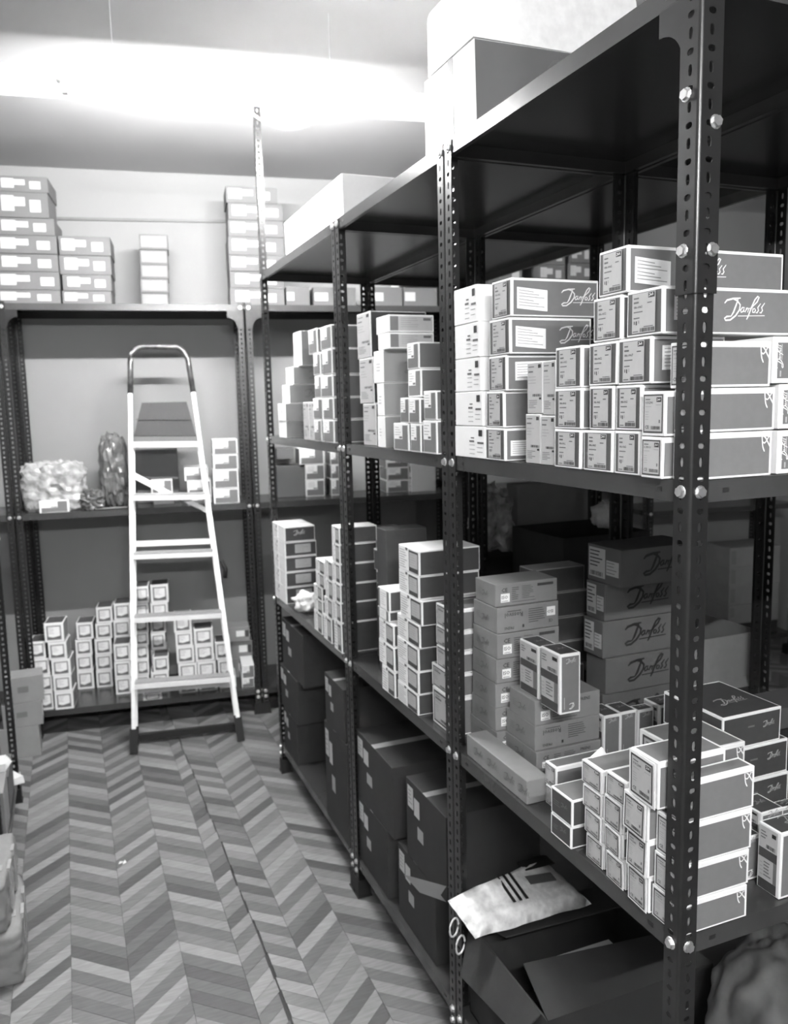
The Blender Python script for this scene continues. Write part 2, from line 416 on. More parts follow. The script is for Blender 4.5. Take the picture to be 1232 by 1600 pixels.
FACES = {'-x': lambda d,u,v,o: (-o, d[1]-u, v), '-y': lambda d,u,v,o: (u, -o, v), '+z': lambda d,u,v,o: (u, v, d[2]+o),
         '+x': lambda d,u,v,o: (d[0]+o, u, v), '+y': lambda d,u,v,o: (d[0]-u, d[1]+o, v), '-z': lambda d,u,v,o: (u, d[1]-v, -o)}
def fdim(f, d): return {'x': (d[1], d[2]), 'y': (d[0], d[2]), 'z': (d[0], d[1])}[f[1]]
class Face:
    """draws flat print on one face of a carton, u to the right and v up as seen from outside, in metres"""
    def __init__(s, mb, f, d, lift=.0009): s.mb, s.f, s.d, s.l = mb, f, d, lift; s.w, s.h = fdim(f, d)
    def P(s, u, v, o=0): return FACES[s.f](s.d, u, v, s.l+o)
    def rect(s, u0, u1, v0, v1, mt, o=0): s.mb.face([s.P(u0,v0,o), s.P(u1,v0,o), s.P(u1,v1,o), s.P(u0,v1,o)], mt)
    def poly(s, pts, mt, o=0): s.mb.face([s.P(u,v,o) for u,v in pts], mt)
    def text(s, t, u, v, h, mt, o=.0002, flip=False, maxw=None):
        V, F, W = glyphs(t); sc = h/.72
        if maxw and W*sc > maxw: sx = maxw/W
        else: sx = sc
        k = len(s.mb.v)
        for x, y in V:
            x, y = x*sx, y*sc
            if flip: x, y = W*sx - x, h - y
            s.mb.v.append(s.P(u+x, v+y, o))
        for f in F: s.mb.f.append(tuple(k+i for i in f)); s.mb.m.append(s.mb.mi(mt))
        return W*sx
    def lines(s, u, v, w_, n, pitch, th, mt, o=.0002, seed=0):
        rr = random.Random(seed)
        for i in range(n): s.rect(u, u+w_*(.55+.45*rr.random()), v-i*pitch-th, v-i*pitch, mt, o)
    def bars(s, u0, u1, v0, v1, n=16, mt='ink', o=.0002, seed=1):
        rr = random.Random(seed); p = (u1-u0)/n
        for i in range(n): s.rect(u0+i*p, u0+i*p+p*(.35+.45*rr.random()), v0, v1, mt, o)
    def logo(s, u, v, w_, mt, strokes=None, o=.0002, rot=0, thick=1.0, clip=None, asp=1.0):
        for pts, t in (strokes or WORD):
            for q in ribbon(pts, t*thick*(1.3 if strokes is None else 1)):
                Q = []
                for x, y in q:
                    if rot == 90: x, y = -y, x
                    elif rot == -90: x, y = y, -x
                    elif rot == 180: x, y = -x, -y
                    uu, vv = u+x*w_, v+y*w_*asp
                    if clip: uu = min(max(uu, clip[0]), clip[1]); vv = min(max(vv, clip[2]), clip[3])
                    Q.append((uu, vv))
                s.poly(Q, mt, o)

def carton_mesh(d, base, panels, jit=.0010, rnd=None):
    """box with softened edges; panels: face -> (material, left, right, bottom, top border)"""
    mb = MB(); c = .0013; rr = rnd or random
    J = {}
    def jit_of(p):
        k = tuple(1 if p[i] > d[i]/2 else 0 for i in range(3))
        if k not in J: J[k] = tuple(rr.uniform(-jit, jit)*(0 if i == 2 and k[2] == 0 else 1) for i in range(3))
        return tuple(p[i] + J[k][i] for i in range(3))
    corner = {}
    for f in FACES:
        w_, h_ = fdim(f, d)
        O = [(c,c),(w_-c,c),(w_-c,h_-c),(c,h_-c)]
        PO = [jit_of(FACES[f](d,u,v,0)) for u,v in O]
        # keep order outward facing
        if f == '+y' or f == '-z': pass
        k = len(mb.v); mb.v += PO
        for (u, v), i in zip(O, range(4)):
            raw = FACES[f](d,u,v,0); key = tuple(1 if raw[j] > d[j]/2 else 0 for j in range(3)); corner.setdefault(key, {})[f] = k+i
        if f in panels:
            mt, l, r, b, t = panels[f]
            k2 = len(mb.v); mb.v += [jit_of(FACES[f](d,u,v,.0)) for u,v in ((l,b),(w_-r,b),(w_-r,h_-t),(l,h_-t))]
            for i in range(4): mb.f.append((k+i,k+(i+1)%4,k2+(i+1)%4,k2+i)); mb.m.append(mb.mi(base))
            mb.f.append((k2,k2+1,k2+2,k2+3)); mb.m.append(mb.mi(mt))
        else: mb.f.append((k,k+1,k+2,k+3)); mb.m.append(mb.mi(base))
    keys = list(corner)
    for a in keys:
        mb.f.append(tuple(corner[a].values())); mb.m.append(mb.mi(base))
        for ax in range(3):
            if a[ax] == 0:
                b = tuple(1 if i == ax else a[i] for i in range(3))
                sh = [f for f in corner[a] if f in corner[b]]
                if len(sh) == 2:
                    mb.f.append((corner[a][sh[0]], corner[b][sh[0]], corner[b][sh[1]], corner[a][sh[1]])); mb.m.append(mb.mi(base))
    return mb.mesh('carton_body')

def label_therm(F, u0, u1, v0, v1, code, seed):
    w_, h_ = u1-u0, v1-v0
    F.rect(u0, u1, v0, v1, 'label_paper')
    F.rect(u1-w_*.30, u1-w_*.03, v1-h_*.145, v1-h_*.02, 'ink', .0002)
    F.logo(u1-w_*.275, v1-h_*.115, w_*.20, 'logo_white', o=.0004, thick=1.6)
    F.lines(u0+w_*.07, v1-h_*.10, w_*.26, 1, 1, h_*.035, 'ink_soft', seed=seed)
    F.lines(u0+w_*.07, v1-h_*.20, w_*.26, 1, 1, h_*.045, 'ink_soft', seed=seed+1)
    F.text(code, u0+w_*.07, v1-h_*.37, h_*.065, 'ink', maxw=w_*.42)
    F.lines(u0+w_*.07, v1-h_*.45, w_*.60, 1, 1, h_*.028, 'ink_soft', seed=3)
    F.lines(u1-w_*.34, v1-h_*.25, w_*.30, 1, 1, h_*.028, 'ink_soft', seed=4)
    F.lines(u0+w_*.07, v1-h_*.60, w_*.32, 1, 1, h_*.028, 'ink_soft', seed=5)
    F.rect(u0+w_*.08, u0+w_*.13, v1-h_*.77, v1-h_*.69, 'ink_soft', .0002)
    F.rect(u0+w_*.17, u0+w_*.22, v1-h_*.79, v1-h_*.69, 'ink', .0002)
    F.rect(u0+w_*.29, u0+w_*.31, v1-h_*.76, v1-h_*.68, 'ink_soft', .0002)
    F.lines(u0+w_*.04, v0+h_*.06, w_*.26, 1, 1, h_*.025, 'ink_soft', seed=6)
    F.bars(u0+w_*.36, u1-w_*.02, v0+h_*.025, v0+h_*.12, 18, 'ink', seed=seed)
    F.lines(u0+w_*.52, v0+h_*.16, w_*.44, 1, 1, h_*.02, 'ink_soft', seed=6)
def label_ce(F, u0, u1, v0, v1, seed, detail=True):
    w_, h_ = u1-u0, v1-v0; b = min(w_, h_)*.055
    F.rect(u0, u1, v0, v1, 'print_dark'); F.rect(u0+b, u1-b, v0+b, v1-b, 'label_paper', .0002)
    u0 += b; u1 -= b; v0 += b; v1 -= b; w_, h_ = u1-u0, v1-v0
    F.rect(u1-w_*.30, u1-w_*.03, v1-h_*.17, v1-h_*.04, 'ink', .0004)
    F.logo(u1-w_*.27, v1-h_*.135, w_*.20, 'logo_white', o=.0006, thick=1.6)
    F.lines(u0+w_*.06, v1-h_*.08, w_*.45, 1, 1, h_*.03, 'ink_soft', .0004, 1)
    if detail: F.text('013G2941' if seed % 2 else '0 1F0 U1', u0+w_*.06, v1-h_*.22, h_*.07, 'ink', .0004, maxw=w_*.42)
    else: F.rect(u0+w_*.06, u0+w_*.45, v1-h_*.22, v1-h_*.15, 'ink_soft', .0004)
    F.lines(u0+w_*.06, v1-h_*.29, w_*.35, 1, 1, h_*.02, 'ink_faint', .0004, 2)
    F.lines(u1-w_*.34, v1-h_*.24, w_*.30, 1, 1, h_*.02, 'ink_faint', .0004, 2)
    F.lines(u0+w_*.06, v1-h_*.44, w_*.30, 4, h_*.07, h_*.02, 'ink_faint', .0004, 4)
    if detail: F.text('CE', u0+w_*.05, v0+h_*.07, h_*.10, 'ink', .0004)
    F.bars(u0+w_*.40, u1-w_*.06, v0+h_*.05, v0+h_*.15, 14, 'ink', .0004, seed)
    F.rect(u1-w_*.16, u1-w_*.09, v0+h_*.24, v0+h_*.33, 'ink_soft', .0004)
def shipping(F, u0, u1, v0, v1, tilt=0.0, mt='sticker'):
    t = tilt*(u1-u0); F.poly([(u0,v0),(u1,v0-t),(u1,v1-t),(u0,v1)], mt)
    n = 6; h_ = v1-v0
    for i in range(n):
        v = v1 - h_*(.12+i*.14)
        F.poly([(u0+(u1-u0)*.06, v-h_*.035), (u0+(u1-u0)*(.55+.35*((i*7)%3)/2), v-h_*.035-t*.7), (u0+(u1-u0)*(.55+.35*((i*7)%3)/2), v-t*.7), (u0+(u1-u0)*.06, v)], 'ink_faint', .0002)

DESC = {'white':'plain white carton','therm':'grey-sided carton, printed end','tall':'tall white carton',
 'ce':'grey carton, dark-framed label','rot':'grey carton, upright logo','upright':'upright grey white-edged box',
 'kraft':'tan printed carton','brown':'large brown carton','logo':'brown carton with logo','dark':'dark pale-edged carton',
 'darkl':'dark faint-logo carton','frame':'carton with framed label','file':'grey stickered file box','filew':'narrow pale box','file1':'low grey carton',
 'half':'small grey stickered carton','half2':'small dark carton','halfb':'small grey stickered carton','duo':'dark-sided two-label carton',
 'plainl':'dark-sided white-edged carton','brownw':'brown-sided carton','flatw':'flat white carton','plainpair':'dark plain carton',
 'flat':'flat dark carton','plaing':'plain grey carton','brownl':'wide grey-brown carton'}
TIER = {2:('lower','upper'),3:('bottom','middle','top'),4:('bottom','second','third','top'),5:('bottom','second','third','fourth','top'),
 6:('bottom','second','third','fourth','fifth','top'),7:('bottom','second','third','fourth','fifth','sixth','top')}
def build_box(kind, d, seed, o, key):
    """returns (mesh of the body, list of (part name, MB))"""
    rr = random.Random(seed); dx, dy, dz = d; parts = []
    def part(n, mb): 
        if mb.f: parts.append((n, mb))
    W = 'card_white'; pan = {}; base = W
    L, S = MB(), MB(); FL = Face(L, '-x', d); FS = Face(S, '-y', d); T = MB(); FT = Face(T, '+z', d)
    b = .0032
    if kind == 'white':
        w_, h_ = FL.w, FL.h
        FL.rect(w_*.55, w_*.66, h_*.62, h_*.66, 'ink_soft'); FL.rect(w_*.80, w_*.92, h_*.70, h_*.90, 'ink')
        FL.rect(w_*.50, w_*.66, h_*.50, h_*.56, 'ink_soft'); FL.rect(w_*.76, w_*.96, h_*.46, h_*.52, 'ink_soft')
        for i in range(5): FL.rect(w_*(.5+.25*(i%2)), w_*(.68+.25*(i%2)), h_*(.40-.07*i), h_*(.42-.07*i), 'ink_faint')
        part('printed_label', L)
    elif kind == 'therm':
        pan['-x'] = ('print_ring', b, b*1.6, b, b*1.4); pan['-y'] = ('print_grey', .0055, .0045, .003, .0055); pan['+z'] = ('print_grey', .004, .004, .004, .004)
        far = key in ('w3',)
        label_therm(FL, FL.w*(.16 if not far else .3), FL.w*.80, b*1.6, FL.h-b*1.8, ('086-0052','086-0062','086-0067','086-0066','086-0065')[rr.randrange(5)], seed)
        part('printed_label', L)
        st = o.get('st')
        if st:
            s2 = MB(); F2 = Face(s2, '-y', d)
            if st == 3: shipping(F2, .014, .092, dz*.20, dz*.76, .07)
            elif st == 2: shipping(F2, .022, .10, dz*.28, dz*.80, -.03)
            else: shipping(F2, .014, .09, dz*.15, dz*.62, 0)
            part('shipping_sticker', s2)
        if o.get('lg'):
            s3 = MB(); F3 = Face(s3, '-y', d); F3.logo(.128, dz*.30, .092, 'logo_white'); part('logo', s3)
    elif kind == 'ce':
        pan['-y'] = ('print_grey', .004, .0055, .004, .0095); pan['+z'] = ('print_grey', .006, .006, .006, .006)
        label_ce(FL, FL.w*.08, FL.w*.92, FL.h*.07, FL.h*.93, seed, key not in ('w4',)); part('printed_label', L)
        if key in ('g2','n4','tb2'):
            FS.logo(FS.w-.0245, dz-.0085-min(.026, dz*.36), .0205, 'logo_white', BIGD, clip=(0, FS.w-.0055, 0, dz-.0094), thick=1.15, asp=min(.026, dz*.36)/.0205)
            part('logo', S)
    elif kind == 'rot':
        pan['-y'] = ('print_grey', .010, .004, .008, .010); pan['-x'] = (W, .01, .01, .01, .01)
        FS.logo(.022, dz*.32, dz*.52, 'logo_white', rot=90, thick=1.3); FS.rect(.015, .0185, dz*.14, dz*.27, 'label_paper'); part('logo', S)
    elif kind == 'upright':
        pan['-y'] = ('print_grey', .005, .004, .005, .007); pan['+z'] = ('print_dark', .004, .004, .004, .004)
        w_, h_ = FL.w, FL.h; b = .0035
        FL.rect(b, w_-b*2, h_*.02, h_*.17, 'print_dark'); FL.rect(b, w_-b*2, h_*.17, h_*.97, 'label_paper')
        FL.rect(b, w_-b*2, h_*.50, h_*.64, 'print_dark', .0002); FL.rect(w_*.72, w_-b*2, h_*.17, h_*.50, 'print_grey', .0002)
        FL.rect(w_*.62, w_-b*3, h_*.86, h_*.92, 'ink', .0002); FL.bars(w_*.38, w_-b*3, h_*.66, h_*.72, 10, 'ink', .0002)
        FL.lines(b*2, h_*.90, w_*.3, 3, h_*.045, h_*.018, 'ink_soft', .0002, seed)
        FL.lines(w_*.30, h_*.45, w_*.36, 5, h_*.05, h_*.018, 'ink_soft', .0002, seed+1); FL.lines(b*2, h_*.42, w_*.15, 4, h_*.06, h_*.015, 'ink_faint', .0002, seed+2)
        part('printed_label', L)
        FS.logo(FS.w*.28, h_*.84, FS.w*.50, 'label_paper', thick=1.5)
        FS.logo(FS.w*.45, h_*.075, FS.w*.62, 'logo_white', LOGO_D, thick=1.5, clip=(0, FS.w-.005, .006, h_))
        FS.rect(FS.w*.20, FS.w*.23, h_*.08, h_*.28, 'label_paper'); part('logo', S)
        FT.logo(FT.w*.3, FT.h*.45, FT.w*.5, 'ink_faint', thick=1.4); part('top_print', T)
    elif kind == 'kraft':
        base = 'kraft'; w_, h_ = FL.w, FL.h
        for uu in ([.45] if key != 'kl' else [.14, .38, .66, .88]):
            FL.logo(w_*uu if key == 'kl' else w_*.36, h_*.34, min(w_*.32, .05), 'ink_mid', thick=.8)
            FL.lines((w_*uu if key == 'kl' else w_*.18)-.004, h_*.62, .028, 4, h_*.08, h_*.015, 'ink_soft', seed=seed)
        part('side_print', L)
        if o.get('pr'):
            W2, H2 = FS.w, FS.h; inv = o.get('inv')
            if not inv:
                FS.text('CE', W2*.095, H2*.63, H2*.18, 'ink')
                S2 = MB(); F2 = Face(S2, '-y', d); F2.rect(W2*.085, W2*.225, H2*.18, H2*.56, 'sticker'); F2.text('ISO', W2*.095, H2*.33, H2*.15, 'ink', .0004, maxw=W2*.12); F2.rect(W2*.10, W2*.20, H2*.22, H2*.24, 'ink_mid', .0004); part('certificate_sticker', S2)
                FS.lines(W2*.26, H2*.80, W2*.11, 7, H2*.085, H2*.03, 'ink_mid', seed=2); FS.lines(W2*.42, H2*.82, W2*.22, 8, H2*.075, H2*.022, 'ink_mid', seed=3)
                if key == 'k2' or seed % 3 == 0: FS.text('PRENS', W2*.67, H2*.72, H2*.13, 'ink', maxw=W2*.24)
                else: FS.rect(W2*.67, W2*.93, H2*.74, H2*.86, 'ink_mid')
                FS.lines(W2*.26, H2*.16, W2*.5, 1, 1, H2*.02, 'ink_mid', seed=9)
            else:
                FS.text('Rossvol', W2*.12, H2*.58, H2*.19, 'ink_mid', flip=True, maxw=W2*.34)
                FS.rect(W2*.16, W2*.38, H2*.82, H2*.85, 'ink_mid')
                FS.text('PRENS', W2*.11, H2*.12, H2*.11, 'ink', flip=True, maxw=W2*.26); FS.rect(W2*.40, W2*.43, H2*.14, H2*.26, 'ink')
                S3 = MB(); Face(S3, '-y', d).lines(W2*.50, H2*.84, W2*.28, 7, H2*.085, H2*.028, 'ink_mid', seed=5); part('printed_notes', S3)
                if key == 'k1':
                    S2 = MB(); F2 = Face(S2, '-y', d); F2.rect(W2*.80, W2*.94, H2*.46, H2*.82, 'sticker'); F2.text('ISO', W2*.81, H2*.56, H2*.13, 'ink', .0004, flip=True, maxw=W2*.115); part('certificate_sticker', S2); FS.text('CE', W2*.83, H2*.20, H2*.12, 'ink', flip=True)
            part('front_print', S)
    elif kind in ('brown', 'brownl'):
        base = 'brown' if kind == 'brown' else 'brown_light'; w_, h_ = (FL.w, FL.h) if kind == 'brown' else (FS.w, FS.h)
        if kind == 'brown':
            for q in ((.05,.20,.66,.93,'label_paper'),(.22,.36,.62,.84,'label_paper'),(.30,.45,.36,.52,'ink_faint')):
                L2 = MB(); F2 = Face(L2, '-x', d); F2.rect(w_*q[0], w_*q[1], h_*q[2], h_*q[3], q[4])
                if q[0] == .05: F2.lines(w_*.07, h_*.88, w_*.10, 4, h_*.05, h_*.012, 'ink_soft', .0002, seed)
                part('sticker', L2)
            FT.rect(FT.w*.0, FT.w, FT.h*.46, FT.h*.56, 'tape'); part('tape', T)
        else:
            FS.rect(w_*.35, w_*.75, h_*.35, h_*.75, 'sticker'); part('sticker', S); S2 = MB(); Face(S2, '-y', d).rect(w_*.78, w_*.95, h_*.3, h_*.75, 'print_dark'); part('printed_patch', S2)
    elif kind == 'logo':
        base = 'brown_logo'; FS.logo(dx*.28, dz*.28, dx*.55, 'ink', thick=1.5); part('logo', S)
        if o.get('st'):
            FL.rect(FL.w*.05, FL.w*.55, dz*.12, dz*.92, 'label_paper'); FL.lines(FL.w*.08, dz*.85, FL.w*.4, 5, dz*.10, dz*.035, 'ink', .0002, seed); FL.bars(FL.w*.1, FL.w*.5, dz*.16, dz*.28, 10, 'ink', .0002)
            part('printed_label', L); L2 = MB(); F2 = Face(L2, '-x', d)
            F2.rect(FL.w*.58, FL.w*.95, dz*.25, dz*.65, 'label_paper'); F2.lines(FL.w*.6, dz*.6, FL.w*.3, 4, dz*.09, dz*.02, 'ink_soft', .0002, seed); part('sticker', L2)
    elif kind in ('dark', 'darkl'):
        base = 'brown_light' if kind == 'dark' else 'print_ring'; pan['-y'] = ('print_dark', .003, .003, .003, .003); pan['-x'] = ('print_dark', .003, .003, .003, .003)
        if kind == 'darkl': FS.logo(dx*.3, dz*.35, dx*.4, 'print_grey', thick=1.2); part('logo', S)
    elif kind == 'frame':
        w_, h_ = FS.w, FS.h
        u0, u1, v0, v1 = w_*.13, w_*.87, h_*.12, h_*.86
        FS.rect(u0, u1, v0, v1, 'print_grey'); FS.rect(u0+w_*.07, u1-w_*.06, v0+h_*.10, v1-h_*.06, 'sticker', .0003)
        k_ = rr.random()*.05
        FS.poly([(u0+w_*.07,v0+h_*.09),(u1-w_*.06,v0+h_*.09),(u1-w_*.06,v0+h_*(.20+k_)),(u0+w_*.50,v0+h_*(.15+k_)),(u0+w_*.30,v0+h_*.12),(u0+w_*.07,v0+h_*.18)], 'ink_soft', .0006)
        FS.lines(u0+w_*.10, v1-h_*.12, w_*.4, 4, h_*.09, h_*.02, 'ink_faint', .0005, seed)
        part('printed_label', S); pan['+z'] = ('print_ring', .006, .006, .006, .006); pan['-x'] = ('print_grey', .006, .006, .006, .006); pan['+x'] = pan['-x']
    elif kind in ('file', 'filew', 'file1'):
        base = 'file_grey'; w_, h_ = FS.w, FS.h
        if kind == 'file':
            s = rr.choice((0, .02, .05)); FS.rect(w_*(.05+s), w_*(.30+s), h_*.25, h_*.86, 'label_paper'); FS.rect(w_*(.30+s), w_*(.52+s), h_*.45, h_*.80, 'label_paper')
            FS.lines(w_*.10, h_*.75, w_*.15, 3, h_*.14, h_*.03, 'ink_faint', .0002, seed)
            S2 = MB(); s = rr.choice((0, -.03, .03)); Face(S2, '-y', d).rect(w_*(.66+s), w_*(.88+s), h_*.22, h_*.70, 'label_paper'); part('sticker', S2)
        elif kind == 'filew':
            FS.rect(w_*.05, w_*.95, h_*.15, h_*.9, 'kraft'); FS.rect(w_*.35, w_*.85, h_*.35, h_*.75, 'label_paper', .0002)
        else:
            FS.rect(w_*.03, w_*.34, h_*.3, h_*.72, 'label_paper')
        part('sticker', S)
    elif kind in ('half', 'half2', 'halfb', 'duo'):
        F = FS if kind == 'halfb' else FL; M_ = S if kind == 'halfb' else L; w_, h_ = F.w, F.h
        if kind == 'duo':
            pan['-y'] = ('print_dark', .005, .003, .003, .004); pan['-x'] = ('sticker', .002, .002, .002, .002)
            F.lines(w_*.06, h_*.85, w_*.40, 8, h_*.10, h_*.025, 'ink_faint', seed=seed); F.rect(w_*.36, w_*.46, h_*.86, h_*.97, 'ink_soft')
            F.rect(w_*.52, w_*.97, h_*.06, h_*.92, 'print_dark'); F.rect(w_*.55, w_*.94, h_*.24, h_*.84, 'label_paper', .0002); F.lines(w_*.58, h_*.76, w_*.3, 5, h_*.10, h_*.02, 'ink_faint', .0004, seed)
        elif kind == 'half2':
            pan['-y'] = ('print_dark', .005, .003, .003, .004)
            F.rect(w_*.04, w_*.96, h_*.04, h_*.96, 'print_grey'); F.rect(w_*.2, w_*.8, h_*.04, h_*.96, 'sticker', .0002); F.lines(w_*.26, h_*.8, w_*.5, 6, h_*.11, h_*.02, 'ink_faint', .0004, seed)
        else:
            pan['-y' if kind == 'half' else '-x'] = ('file_grey' if kind == 'half' else 'print_grey', .004, .003, .003, .004)
            F.rect(w_*.07, w_*.95, h_*.05, h_*.93, 'print_grey'); F.rect(w_*.07, w_*.62, h_*.42, h_*.93, 'sticker', .0002)
            F.lines(w_*.12, h_*.86, w_*.40, 4, h_*.09, h_*.02, 'ink_faint', .0004, seed); F.rect(w_*.40, w_*.6, h_*.45, h_*.52, 'ink_soft', .0004)
        part('printed_label', M_)
    elif kind == 'plainl':
        pan['-y'] = ('print_dark', .006, .003, .004, .006)
        if o.get('st') == 5: FS.rect(FS.w*.32, FS.w*.82, FS.h*.22, FS.h*.82, 'label_paper'); FS.lines(FS.w*.36, FS.h*.74, FS.w*.4, 4, FS.h*.12, FS.h*.03, 'ink_faint', .0002, seed); part('sticker', S)
        if o.get('lg'): FS.logo(FS.w*.3, FS.h*.42, FS.w*.38, 'label_paper', thick=1.5); part('logo', S)
    elif kind == 'brownw':
        pan['-y'] = ('brown_light', .0015, .0015, .0015, .0015); FS.logo(FS.w*.35, FS.h*.3, FS.w*.45, 'print_grey'); part('logo', S)
        FL.lines(FL.w*.3, FL.h*.6, FL.w*.4, 3, FL.h*.1, FL.h*.02, 'ink_faint', seed=seed); part('printed_label', L)
    elif kind == 'tall':
        pan['-y'] = ('brown' if key == 'c1' else W, .002, .002, .002, .002); w_, h_ = FL.w, FL.h
        FL.rect(w_*.04, w_*.96, h_*.02, h_*.98, 'label_paper')
        FL.rect(w_*.72, w_*.90, h_*.88, h_*.95, 'ink', .0002); FL.lines(w_*.1, h_*.92, w_*.4, 1, 1, h_*.02, 'ink_soft', .0002); FL.rect(w_*.1, w_*.4, h_*.80, h_*.83, 'ink_soft', .0002)
        FL.lines(w_*.1, h_*.72, w_*.5, 3, h_*.06, h_*.015, 'ink_faint', .0002, seed); FL.bars(w_*.36, w_*.94, h_*.33, h_*.38, 10, 'ink', .0002)
        FL.rect(w_*.78, w_*.92, h_*.27, h_*.31, 'ink', .0002); FL.lines(w_*.12, h_*.26, w_*.55, 5, h_*.035, h_*.012, 'ink_soft', .0002, seed); part('printed_label', L)
    elif kind == 'flatw':
        FS.rect(FS.w*.02, FS.w*.2, FS.h*.08, FS.h*.9, 'print_grey'); FS.rect(FS.w*.2, FS.w*.97, FS.h*.08, FS.h*.9, 'label_paper'); FS.rect(FS.w*.76, FS.w*.93, FS.h*.66, FS.h*.82, 'ink_soft', .0002)
        FS.lines(FS.w*.26, FS.h*.8, FS.w*.4, 5, FS.h*.12, FS.h*.03, 'ink_faint', .0002, seed); part('front_print', S); pan['-x'] = (W, .01, .01, .01, .01)
    elif kind == 'plainpair':
        for f in ('-x', '-y', '+z'): pan[f] = ('print_dark' if f != '+z' else 'print_grey', .004, .004, .004, .004)
        FL.logo(FL.w*.5, FL.h*.5, FL.w*.3, 'print_grey', thick=1.3); FL.lines(FL.w*.15, FL.h*.6, FL.w*.3, 3, FL.h*.08, FL.h*.02, 'print_grey', seed=seed); part('side_print', L)
    elif kind == 'flat':
        for f in ('-x', '-y', '+z'): pan[f] = ('print_dark', .004, .004, .004, .006)
        FS.logo(FS.w*.68, FS.h*.5, FS.w*.2, 'label_paper', thick=1.4); FS.lines(FS.w*.42, FS.h*.62, FS.w*.12, 1, 1, FS.h*.05, 'print_grey'); part('logo', S)
        FT.logo(FT.w*.30, FT.h*.30, FT.w*.5, 'label_paper', thick=1.2); part('top_print', T)
    elif kind == 'plaing':
        base = 'file_grey'
    me = carton_mesh(d, base, pan, jit=.0004, rnd=rr)
    return me, parts

